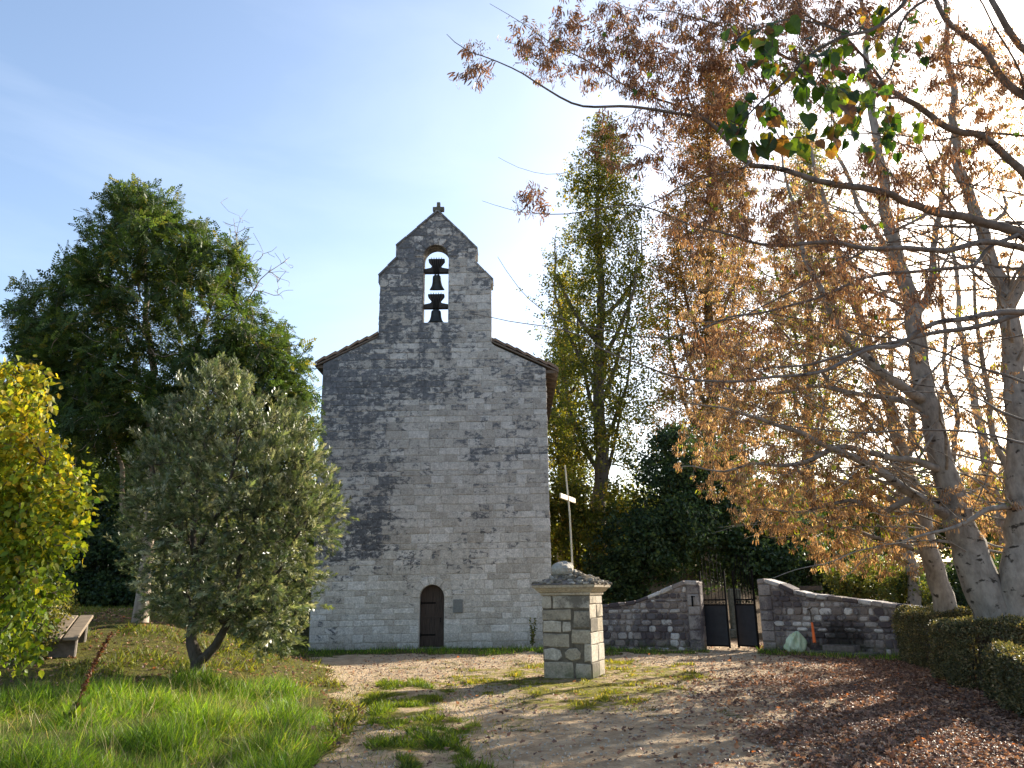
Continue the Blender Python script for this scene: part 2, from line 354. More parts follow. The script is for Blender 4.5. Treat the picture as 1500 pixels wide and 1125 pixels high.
M['litter'] = leaf_mat('fallen_leaf', [(0, (.085, .05, .038)), (.5, (.20, .115, .078)), (.85, (.37, .23, .15)), (.96, (.52, .36, .24)), (1, (.58, .19, .03))], .3, .55, (1.2, .9, .6))
M['straw'] = leaf_mat('dry_straw', [(0, (.25, .19, .09)), (1, (.48, .40, .22))], .3)
M['dock_red'] = leaf_mat('dock_seed', [(0, (.10, .04, .025)), (1, (.20, .08, .04))], .3)

# ------------------------------------------------------------------ leaves
def leaves(name, mat, parent, tv, tf, pos, yd, nd, sc, col, origin=(0, 0, 0)):
    """tv: template vertices (x across, y along, z out of the leaf); one mesh holding every leaf of the crown."""
    tv = np.asarray(tv, float); N = len(pos); k = len(tv)
    y = norm(np.asarray(yd, float)); x = norm(np.cross(y, nd)); z = np.cross(x, y)
    sc = np.broadcast_to(np.asarray(sc, float), (N,))
    V = (tv[None, :, 0, None] * x[:, None] + tv[None, :, 1, None] * y[:, None] + tv[None, :, 2, None] * z[:, None]) * sc[:, None, None] + (np.asarray(pos) - np.asarray(origin))[:, None]
    fl = np.concatenate([np.asarray(f) for f in tf]); ft = np.array([len(f) for f in tf])
    loops = (fl[None] + (np.arange(N) * k)[:, None]).ravel(); tot = np.tile(ft, N); st = np.concatenate([[0], np.cumsum(tot)[:-1]])
    if col.ndim == 2: col = np.repeat(col[:, None], k, 1)
    me = np_mesh(name, V.reshape(-1, 3), loops, st, tot, col.reshape(N * k, -1))
    return link(name, me, mat, parent)
def rhomb(x, y, ang, L, W, z=0.0, bend=0.0):
    c, s = math.cos(ang), math.sin(ang)
    q = [(0, 0, 0), (W * .5, L * .45, bend), (0, L, 0), (-W * .5, L * .45, bend)]
    return [(x + a * c + b * s, y - a * s + b * c, z + d) for a, b, d in q]
def multi(parts):
    V = []; Fs = []
    for p in parts: Fs.append(list(range(len(V), len(V) + len(p)))); V += p
    return V, Fs
PINNATE = multi([p for i in range(5) for sg in (-1, 1) for p in [rhomb(0, .12 + i * .19, sg * (1.15 - .08 * i), .36 - .02 * i, .15, 0, .03)]] + [rhomb(0, .92, 0, .34, .15, 0, .03)])
_r = random.Random(5)
def clump(n, spread, L, W, up=0.0):
    out = []
    for _ in range(n):
        th = _r.uniform(0, 6.28); ph = math.acos(_r.uniform(-1, 1)); rr = spread * _r.random() ** .5
        c = np.array([rr * math.sin(ph) * math.cos(th), rr * math.sin(ph) * math.sin(th), rr * math.cos(ph)])
        d = norm(np.array([_r.gauss(0, 1), _r.gauss(0, 1) + up, _r.gauss(0, 1)])); s = norm(np.cross(d, [_r.gauss(0, 1), _r.gauss(0, 1), _r.gauss(0, 1)]))
        b = np.cross(d, s) * L * .08; l = L * _r.uniform(.75, 1.25); ww = W * _r.uniform(.8, 1.2)
        out.append([tuple(c), tuple(c + d * l * .45 + s * ww / 2 + b), tuple(c + d * l), tuple(c + d * l * .45 - s * ww / 2 + b)])
    return multi(out)
CLUMP6 = clump(6, .9, .55, .42); CLUMP8 = clump(8, 1.0, .5, .4)
SPRIG = multi([[(0, i / 9., 0), tuple(np.array([0, i / 9., 0]) + np.array([a * .16 + b * .06, .22, b * .12])), tuple(np.array([0, i / 9., 0]) + np.array([a * .28, .40, b * .28])), tuple(np.array([0, i / 9., 0]) + np.array([a * .10 - b * .06, .20, b * .18]))]
               for i in range(9) for a, b in ([(math.cos(i * 2.4), math.sin(i * 2.4)), (-math.cos(i * 2.4), -math.sin(i * 2.4))] if i < 8 else [(0.02, .02)])])
def strip(x, z0, L, W, curl, tw):
    """A hanging bract: a narrow curling strip running along +y."""
    V = []
    for i, (t, q) in enumerate(((0, .25), (.3, 1), (.7, .9), (1, .1))):
        dx = curl * (t - t * t * .4); V += [(x + dx - W * q / 2, L * t, z0 + tw * t * t), (x + dx + W * q / 2, L * t, z0 + tw * t * t * 1.4)]
    return V
def strips(lst):
    V = []; Fs = []
    for a in lst:
        b = len(V); V += strip(*a); Fs += [[b + 2 * i, b + 2 * i + 1, b + 2 * i + 3, b + 2 * i + 2] for i in range(3)]
    return V, Fs
BRACT = strips([(0, 0, 1, .26, .15, .1)])
BRACT3 = strips([(-.35, 0, .9, .19, -.2, .15), (.05, .25, 1.05, .21, .15, -.2), (.4, -.2, .8, .18, .25, .2)])
_h = [(0, 0, 0), (.20, -.12, .02), (.36, -.04, .04), (.46, .12, .07), (.47, .28, .08), (.43, .44, .06), (.34, .60, .04), (.22, .76, .0), (.10, .90, -.05), (0, 1.06, -.12)]
_h = [(x * (1 + (.045 if i % 2 else -.03)), y, z) for i, (x, y, z) in enumerate(_h)]
_h = _h + [(-x * .96, y * 1.01, z * .6 + .02 * (i % 3)) for i, (x, y, z) in reversed(list(enumerate(_h[1:9])))]
HEART = ([(x, y + .45, z) for x, y, z in _h] + [(0, .75, -.03), (0, 1.05, -.05), (-.012, 0, .10), (.012, 0, .10), (.012, .46, 0), (-.012, .46, 0)],
         [[0, 1, 2, 18], [18, 2, 3, 4], [18, 4, 5, 19], [19, 5, 6, 7], [19, 7, 8, 9], [9, 10, 11, 19], [19, 11, 12, 13], [19, 13, 14, 18], [18, 14, 15, 16], [18, 16, 17, 0], [20, 21, 22, 23]])
BROAD = ([(0, 0, 0), (.3, .15, .05), (.36, .5, .06), (0, 1, -.05), (-.36, .5, .06), (-.3, .15, .05), (0, .5, 0)], [[0, 1, 2, 6], [6, 2, 3], [6, 3, 4], [6, 4, 5, 0]])

# ------------------------------------------------------------------ trees
def resample(pts, rad, seg):
    pts = np.asarray(pts, float); P = [pts[0]]; Rr = [rad[0]]
    for i in range(len(pts) - 1):
        p0 = pts[max(i - 1, 0)]; p1 = pts[i]; p2 = pts[i + 1]; p3 = pts[min(i + 2, len(pts) - 1)]
        n = max(1, int(np.linalg.norm(p2 - p1) / seg))
        for j in range(1, n + 1):
            t = j / n; P.append(.5 * ((2 * p1) + (-p0 + p2) * t + (2 * p0 - 5 * p1 + 4 * p2 - p3) * t * t + (-p0 + 3 * p1 - 3 * p2 + p3) * t ** 3))
            Rr.append(rad[i] + (rad[i + 1] - rad[i]) * t)
    return np.array(P), np.array(Rr)
class Tree:
    def __init__(s, seg=.25): s.P = np.zeros((0, 3)); s.par = []; s.fix = []; s.dir = np.zeros((0, 3)); s.seg = seg; s.twig = []
    def limb(s, pts, rad):
        """Explicit trunk or limb (world points, radii); it joins the nearest node already there."""
        P, Rr = resample(pts, rad, s.seg)
        par = -1
        if len(s.P): par = int(np.argmin(((s.P - P[0]) ** 2).sum(1)))
        b = len(s.P); D = norm(np.gradient(P, axis=0)); jit = rng.normal(0, 1, P.shape) * (Rr * .10)[:, None]
        ll = np.arange(len(P)) * s.seg; kk = rng.uniform(0, 200, 3); jit += np.stack([vnoise(ll * 1.9 + k, ll * 0 + k) - .5 for k in kk], 1) * np.clip(.20 - Rr * .5, .03, .18)[:, None]; jit[0] = 0
        s.P = np.vstack([s.P, P + jit]); s.dir = np.vstack([s.dir, D])
        for i in range(len(P)): s.par.append(par if i == 0 else b + i - 1); s.fix.append(Rr[i]); s.twig.append(0)
    def grow(s, targets, back=.9, wob=.10, maxlen=3.0, droop=0.0, minr=0.0):
        s.room(len(targets) * 14)
        n = len(s.P)
        BP = np.zeros((n + s.cap, 3)); BD = np.zeros((n + s.cap, 3)); BP[:n] = s.P; BD[:n] = s.dir
        par, fix, twig = s.par, s.fix, s.twig
        T = np.asarray(targets); d0 = np.array([((BP[:n:3] - t) ** 2).sum(1).min() for t in T]); T = T[np.argsort(d0 * rng.uniform(.6, 1.4, len(T)))]
        for t in T:
            v = t - BP[:n]; L = np.sqrt((v * v).sum(1)) + 1e-6; cs = (v * BD[:n]).sum(1) / L
            i = int(np.argmin(L * (1 + back * (1 - cs)))); l = L[i]
            if l > maxlen * 3 or l < s.seg * .5: continue
            k = max(2, int(l / s.seg)); c = BP[i] + BD[i] * l * .35 + rng.normal(0, 1, 3) * l * wob; c[2] -= droop * l
            if n + k >= len(BP): break
            prev = i
            for j in range(1, k + 1):
                u = j / k; p = (1 - u) ** 2 * BP[i] + 2 * u * (1 - u) * c + u * u * t + rng.normal(0, 1, 3) * s.seg * .06
                BP[n] = p; e = p - BP[prev]; BD[n] = e / (np.linalg.norm(e) + 1e-9); par.append(prev); fix.append(0); twig.append(u); prev = n; n += 1
        s.P = BP[:n].copy(); s.dir = BD[:n].copy()
    def fan(s, n, zmin, zmax, length, seed):
        """Long whippy boughs fanning out and up from the trunk, as limes make them."""
        r = np.random.default_rng(seed); P0 = s.P.copy(); ok = np.nonzero((P0[:, 2] > zmin) & (P0[:, 2] < zmax) & (np.array(s.fix) > .03))[0]
        for i in r.choice(ok, n):
            a = r.uniform(0, 6.28); L = length * r.uniform(.5, 1.1); up = r.uniform(.25, .95); d = np.array([math.cos(a), math.sin(a) * .75, up]); d /= np.linalg.norm(d)
            sag = r.uniform(-.12, .22); p = P0[i]; q = [p + d * L * t + np.array([0, 0, sag * L * t * t]) + r.normal(0, .035 * L, 3) * (t > 0) for t in (0, .3, .62, 1)]
            r0 = min(s.fix[i] * .45, .05) * r.uniform(.6, 1); s.limb(q, [r0, r0 * .75, r0 * .45, .005])
    def sweep(s, n, zmin, zmax, length, seed, a0=2.5, a1=3.95):
        """Long thin boughs sweeping out to the left and arching over at their ends."""
        r = np.random.default_rng(seed); P0 = s.P.copy(); ok = np.nonzero((P0[:, 2] > zmin) & (P0[:, 2] < zmax) & (np.array(s.fix) > .05))[0]
        for i in r.choice(ok, n):
            a = r.uniform(a0, a1); L = length * r.uniform(.55, 1.1); up = r.uniform(-.05, .75); d = np.array([math.cos(a), math.sin(a), up]); d /= np.linalg.norm(d)
            q = [P0[i] + d * L * t - np.array([0, 0, r.uniform(.05, .16) * L * t * t]) + r.normal(0, .02 * L, 3) * (t > 0) for t in (0, .3, .62, 1)]
            r0 = min(s.fix[i] * .3, .026) * r.uniform(.6, 1); s.limb(q, [r0, r0 * .72, r0 * .45, .004])
    def room(s, k): s.cap = k
    def radii(s, r0=.004, e=2.4):
        n = len(s.P); acc = np.zeros(n); R = np.zeros(n); par = s.par
        order = range(n - 1, -1, -1); kids = np.zeros(n, int)
        for i in order:
            r = max(r0, acc[i] ** (1 / e)) if s.fix[i] == 0 else s.fix[i]
            R[i] = r
            if par[i] >= 0 and s.fix[i] == 0: acc[par[i]] += r ** e
        for i in range(n):
            if par[i] >= 0: R[i] = min(R[i], R[par[i]] if s.fix[i] == 0 else R[i])
        s.R = R; return R
    def wood(s, name, mat, parent, origin, minr=0.0):
        n = len(s.P); R = s.R; kids = [[] for _ in range(n)]; roots = []
        for i, p in enumerate(s.par): (kids[p] if p >= 0 else roots).append(i)
        chains = []; stack = [(None, r) for r in roots]
        while stack:
            st, i = stack.pop(); ch = [st] if st is not None else []
            while True:
                ch.append(i)
                if not kids[i]: break
                ks = sorted(kids[i], key=lambda q: -R[q])
                for q in ks[1:]: stack.append((i, q))
                i = ks[0]
            if len(ch) > 1: chains.append(ch)
        V = []; loops = []; tot = []; base = 0
        for ch in chains:
            r = R[ch].copy(); P = s.P[ch]
            if r[1] < minr: continue
            if len(ch) > 2: r[0] = min(r[0], r[1] * 1.25)
            m = 12 if r[1] > .09 else (7 if r[1] > .03 else (5 if r[1] > .012 else 3))
            T = norm(np.gradient(P, axis=0)); ref = np.where(np.abs(T[:, 2:3]) < .92, np.array([[0, 0, 1.]]), np.array([[1., 0, 0]]))
            if abs(np.mean(T[:, 2])) > .6: ref = np.tile(np.array([[0, 1., .0]]), (len(T), 1))
            a = norm(np.cross(T, ref)); b = np.cross(a, T); th = np.arange(m) * 2 * math.pi / m
            rr = r[:, None] * (1 + (.05 * np.sin(3 * th + P[:, 2:3] * 1.3) if m == 12 else 0 * th[None]))
            ring = P[:, None] + rr[..., None] * (a[:, None] * np.cos(th)[None, :, None] + b[:, None] * np.sin(th)[None, :, None])
            V.append(ring.reshape(-1, 3)); K = len(ch)
            i0 = (np.arange(K - 1)[:, None] * m + np.arange(m)[None]); i1 = (np.arange(K - 1)[:, None] * m + (np.arange(m) + 1)[None] % m)
            q = np.stack([i0, i1, i1 + m, i0 + m], -1).reshape(-1, 4) + base
            loops.append(q.ravel()); tot.append(np.full(len(q), 4)); base += K * m
        V = np.vstack(V) - np.asarray(origin); loops = np.concatenate(loops); tot = np.concatenate(tot); st = np.concatenate([[0], np.cumsum(tot)[:-1]])
        me = np_mesh(name, V, loops, st, tot, np.full((len(V), 3), .5), None, True)
        return link(name, me, mat, parent)
    def tips(s, n, spread, umin=.35, rmax=.03, r=None):
        """n points spread around the thin twigs, with the twig direction."""
        r = r or rng; idx = np.nonzero((np.array(s.twig) > umin) & (s.R < rmax))[0]
        i = r.choice(idx, n); return s.P[i] + r.normal(0, spread, (n, 3)), s.dir[i]

def ell(lst):
    """Targets inside ellipsoids given in picture terms: (cx, cy, rx, ry, Y, depth radius, count)."""
    out = []
    for cx, cy, rx, ry, Y, dY, n in lst:
        d = norm(rng.normal(0, 1, (n, 3))) * (rng.random((n, 1)) ** .38)
        for a, b, c in d: out.append(at(cx + a * rx, cy + b * ry, Y + c * dY))
    return np.array(out)
def lp(lst): return [at(x, y, Y) for x, y, Y, r in lst], [q[3] for q in lst]
def rcol(n, a=1.0, r=None): 
    r = r or rng; c = r.random((n, 3)); c[:, 0] = c[:, 0] ** a; return c
def rdir(n, up=0.0): return norm(rng.normal(0, 1, (n, 3)) + np.array([0, 0, up]))

# ------------------------------------------------------------------ masonry
def stone(mb, poly, d, bev, toP, mat=0, col=(.5, .5, .5)):
    """One stone: outline in (u, w), proud of the mortar by d with worn edges."""
    q = np.array(poly); c = q.mean(0); h = np.maximum((q.max(0) - q.min(0)) / 2, .02)
    f1 = np.clip(1 - bev * .35 / h, .3, 1); f2 = np.clip(1 - bev / h, .2, 1); n = len(q)
    rings = [(q, -.004), (c + (q - c) * f1, d * .7), (c + (q - c) * f2, d)]
    V = [toP(u, w_, dd) for r, dd in rings for u, w_ in r]
    Fs = [(k * n + i, k * n + (i + 1) % n, (k + 1) * n + (i + 1) % n, (k + 1) * n + i) for k in range(2) for i in range(n)] + [tuple(2 * n + i for i in range(n))]
    mb.add(V, Fs, mat, col)
def masonry(mb, u0, u1, w0, top, courses, widths, toP, solid=lambda u, w_: True, d=.03, bev=.015, gap=.012, jit=.006, r=None, mat=0, chip=.0, shade=None):
    """Courses of stones between u0 and u1 from w0 up to top(u)."""
    r = r or random.Random(1); W = w0; us = np.arange(u0, u1 + 1e-6, .02); tops = np.array([top(u) for u in us]); tmax = tops.max()
    while W < tmax - .04:
        h = r.uniform(*courses); W1 = W + h; mid = W + min(h * .5, .1)
        ok = np.array([(t > W + .07) and solid(u, mid) and solid(u, W + h * .85) for u, t in zip(us, tops)])
        i = 0
        while i < len(us):
            if not ok[i]: i += 1; continue
            j = i
            while j + 1 < len(us) and ok[j + 1]: j += 1
            a, b = us[i], us[j]; x = a
            while x < b - .05:
                wd = r.uniform(*widths); x1 = x + wd
                if b - x1 < widths[0] * .6: x1 = b
                hh = W1 if chip == 0 else W1 + r.uniform(-.02, .02)
                g = gap / 2; J = lambda: r.uniform(-jit, jit)
                tu = np.linspace(x + g, x1 - g, 4)
                tp = [min(hh - g, float(np.interp(u, us, tops)) - .01) for u in tu]
                if max(tp) - W > .05:
                    tp = [max(t, W + .03) for t in tp]
                    if chip:
                        cx = min(chip, (x1 - x) * .3); cz = min(chip, h * .3); k = lambda: r.uniform(.3, 1.2)
                        P = [(x + g + cx * k(), W + g), (x1 - g - cx * k(), W + g), (x1 - g, W + g + cz * k()), (x1 - g + J(), max(tp[3] - cz * k(), W + .02)), (x1 - g - cx * k(), tp[3]), (x + g + cx * k(), tp[0]), (x + g + J(), max(tp[0] - cz * k(), W + .02)), (x + g, W + g + cz * k())]
                    else:
                        P = [(x + g + J(), W + g + J()), (x1 - g + J(), W + g + J())] + [(tu[k], tp[k] + (J() if k in (0, 3) else 0)) for k in (3, 2, 1, 0)]
                    c = (r.random(), r.random(), r.random()) if shade is None else (shade + .12 * r.random(), .35 + .3 * r.random(), r.random())
                    stone(mb, P, d * r.uniform(.5, 1.25), bev * r.uniform(.7, 1.4), toP, mat, c)
                x = x1
            i = j + 1
        W = W1
def arch_ring(mb, cu, cw, r0, r1, n, toP, d, rr, mat=0, bev=.012, a0=0, a1=math.pi):
    for k in range(n):
        p, q = a0 + (a1 - a0) * (k + .04) / n, a0 + (a1 - a0) * (k + .96) / n
        ro = r1 * rr.uniform(.92, 1.08); m = (p + q) / 2
        P = [(cu + r0 * math.cos(p), cw + r0 * math.sin(p)), (cu + ro * math.cos(p), cw + ro * math.sin(p)), (cu + ro * math.cos(m), cw + ro * math.sin(m)), (cu + ro * math.cos(q), cw + ro * math.sin(q)), (cu + r0 * math.cos(q), cw + r0 * math.sin(q)), (cu + r0 * math.cos(m), cw + r0 * math.sin(m))]
        stone(mb, P, d, bev, toP, mat, (rr.random(), rr.random(), rr.random()))

# ------------------------------------------------------------------ the ground
GRASS_L = [(-80, 1200), (-80, 925), (60, 915), (150, 905), (300, 925), (430, 948), (455, 962), (470, 985), (500, 1020), (512, 1042), (495, 1058), (492, 1085), (470, 1130), (465, 1200)]
LONG_L = [(-80, 1200), (-80, 1030), (60, 1018), (180, 1005), (300, 998), (420, 1000), (468, 1018), (478, 1045), (480, 1085), (462, 1130), (458, 1200)]
STRIP = [(540, 1008), (580, 1000), (640, 1002), (655, 1018), (632, 1032), (680, 1040), (690, 1062), (700, 1085), (715, 1130), (735, 1200), (600, 1200), (585, 1130), (575, 1090), (540, 1062), (528, 1045), (548, 1030)]
MOSS = [(640, 995), (700, 988), (745, 978), (800, 973), (900, 972), (960, 976), (1010, 985), (1040, 998), (985, 1010), (930, 1030), (880, 1048), (820, 1052), (780, 1040), (755, 1022), (790, 1006), (760, 998), (690, 1006)]
BASE_L = [(440, 944), (800, 950), (890, 952), (1040, 953), (1040, 958), (890, 960), (770, 957), (700, 960), (560, 958), (440, 962)]
BASE_R = [(1110, 953), (1320, 962), (1340, 972), (1220, 966), (1110, 958)]
def zones(P):
    px, py = proj(P); x, y = P[:, 0], P[:, 1]
    n1 = fbm(x * 1.3, y * 1.3 + 50) - .5; n2 = fbm(x * 1.3 + 80, y * 1.3) - .5; s = np.clip(18 / np.maximum(y, 3), .5, 2.5)
    qx = px + n1 * 70 * s; qy = py + n2 * 26 * s
    front = y > 4
    gl = inpoly(qx, qy, GRASS_L) & front; lo = inpoly(px + n1 * 30, py + n2 * 14, LONG_L) & front
    st = inpoly(qx, qy, STRIP) & front & (fbm(x * 2.2, y * 2.2 + 7) > .35); mo = inpoly(px + n1 * 120 * s, py + n2 * 46 * s, MOSS) & front & (fbm(x * 2.4 + 31, y * 2.4) > .27)
    ba = (inpoly(px, py + n2 * 9, BASE_L) | inpoly(px, py + n2 * 9, BASE_R)) & front
    far = (x < -6.6) & (y > 14) | (y > 27)
    tufts = (fbm(x * 1.7 + 5, y * 1.7 + 11) > .66) & (x > -3) & (x < 3) & (y > 10) & (y < 24)
    li = sst(860, 1330, px + n1 * 260) * (.55 + .45 * sst(.35, .6, fbm(x * .9 + 60, y * .9)))
    li = li * sst(955, 1015, py + n2 * 30 + (px - 1000) * .10)
    li = np.maximum(li, sst(1150, 1290, px + n1 * 60) * sst(952, 968, py)); li = np.where(front, li, .7)
    li = np.where(x > 7, np.maximum(li, .75), li)
    return gl | (far & ~ba), lo, st, mo, ba, tufts, li
def ground():
    xs = np.concatenate([[-900, -300, -120, -70, -45, -32, -24], np.arange(-18, 14.01, .09), [18, 24, 34, 50, 75, 130, 300, 900]])
    ys = np.concatenate([[-300, -60, -20, -8, 0, 3], np.arange(5, 27.01, .09), [28, 29, 30, 32, 34, 36, 39, 42, 46, 50, 56, 64, 74, 86, 100, 140, 250, 500, 1500]])
    X, Y = np.meshgrid(xs, ys); P = np.stack([X.ravel(), Y.ravel(), height(X, Y).ravel()], 1)
    gl, lo, st, mo, ba, tu, li = zones(P)
    near = (P[:, 1] > 3) & (P[:, 1] < 28) & (np.abs(P[:, 0]) < 19)
    path = ~(gl | lo | st | mo | ba)
    fine = (fbm(P[:, 0] * 4, P[:, 1] * 4, 3) - .5)
    rut = .035 * (np.exp(-((P[:, 0] + 2.3 + .02 * (P[:, 1] - 8) ** 1.0) / .35) ** 2) + np.exp(-((P[:, 0] + .75 + .0 * P[:, 1]) / .35) ** 2)) * (P[:, 1] < 16)
    P[:, 2] += np.where(near, fine * .045 + np.where(path, -.012, .02) - rut, 0)
    pt = sst(.38, .62, fbm(P[:, 0] * 3.1, P[:, 1] * 3.1 + 70)); pt2 = sst(.36, .6, fbm(P[:, 0] * 2.6, P[:, 1] * 2.6 + 70))
    g = np.where(lo, .9, np.where(gl, .75, np.where(st, .35 + .45 * pt2, np.where(mo, .46 + .36 * pt, np.where(ba, .7, np.where(tu, .45, 0))))))
    moss = np.where(mo | st, 1., np.where(gl & ~lo, .35, .15))
    ny, nx = X.shape; i = np.arange(ny - 1)[:, None] * nx + np.arange(nx - 1)[None]
    q = np.stack([i, i + 1, i + nx + 1, i + nx], -1).reshape(-1, 4)
    me = np_mesh('ground', P, q.ravel(), np.arange(len(q)) * 4, np.full(len(q), 4), np.stack([g, li, moss], 1), None, True)
    G = NG('sandy_ground'); v = G.coord('Object'); a = G.attr()
    f = G.noise(v, 30, 6, .7); m = G.noise(v, 3, 5, .6); b = G.noise(v, .7, 4, .6)
    c = G.ramp(m, [(.3, (.31, .21, .125)), (.5, (.50, .365, .23)), (.7, (.62, .485, .33))])
    c = G.mix(.8, c, G.ramp(f, [(.3, .6), (.7, 1.25)]), 'MULTIPLY')
    peb = G.voro(v, 38); c = G.mix(G.smooth(peb, .12, .22, .55, 0), c, (.46, .41, .34))
    gm = G.smooth(G.math('ADD', a[0], G.math('MULTIPLY', G.math('SUBTRACT', G.noise(v, 6, 5, .65), .5), 1.0)), .35, .6)
    soil = G.mix(a[2], G.ramp(f, [(.3, (.035, .045, .012)), (.7, (.09, .085, .03))]), G.mix(G.smooth(G.noise(v, 9, 5, .7), .4, .62), G.ramp(f, [(.3, (.08, .075, .02)), (.7, (.19, .15, .05))]), G.ramp(f, [(.3, (.14, .14, .018)), (.7, (.38, .33, .04))])))
    c = G.mix(gm, c, soil)
    lm = G.smooth(G.math('ADD', G.math('MULTIPLY', a[1], 1.05), G.math('MULTIPLY', G.math('SUBTRACT', G.noise(v, 7, 5, .7), .5), 1.1)), .45, .75)
    vc = G.n('ShaderNodeTexVoronoi'); G.setin(vc.inputs['Vector'], v); vc.inputs['Scale'].default_value = 17
    s3 = G.n('ShaderNodeSeparateColor'); G.setin(s3.inputs[0], vc.outputs['Color'])
    lf = G.ramp(s3.outputs[0], [(0, (.06, .035, .024)), (.6, (.14, .075, .05)), (1, (.25, .135, .085))])
    c = G.mix(G.math('MULTIPLY', lm, .7), c, lf)
    hh = G.math('ADD', G.math('ADD', f, m), G.math('MULTIPLY', G.math('MULTIPLY', lm, s3.outputs[1]), .8))
    tag(link('ground', me, G.done(G.pbr(c, .95, G.bump(hh, 1.0, .07), spec=.1))), 'sandy churchyard ground with mossy grass and brown leaf litter', None, None, 'structure')
ground()

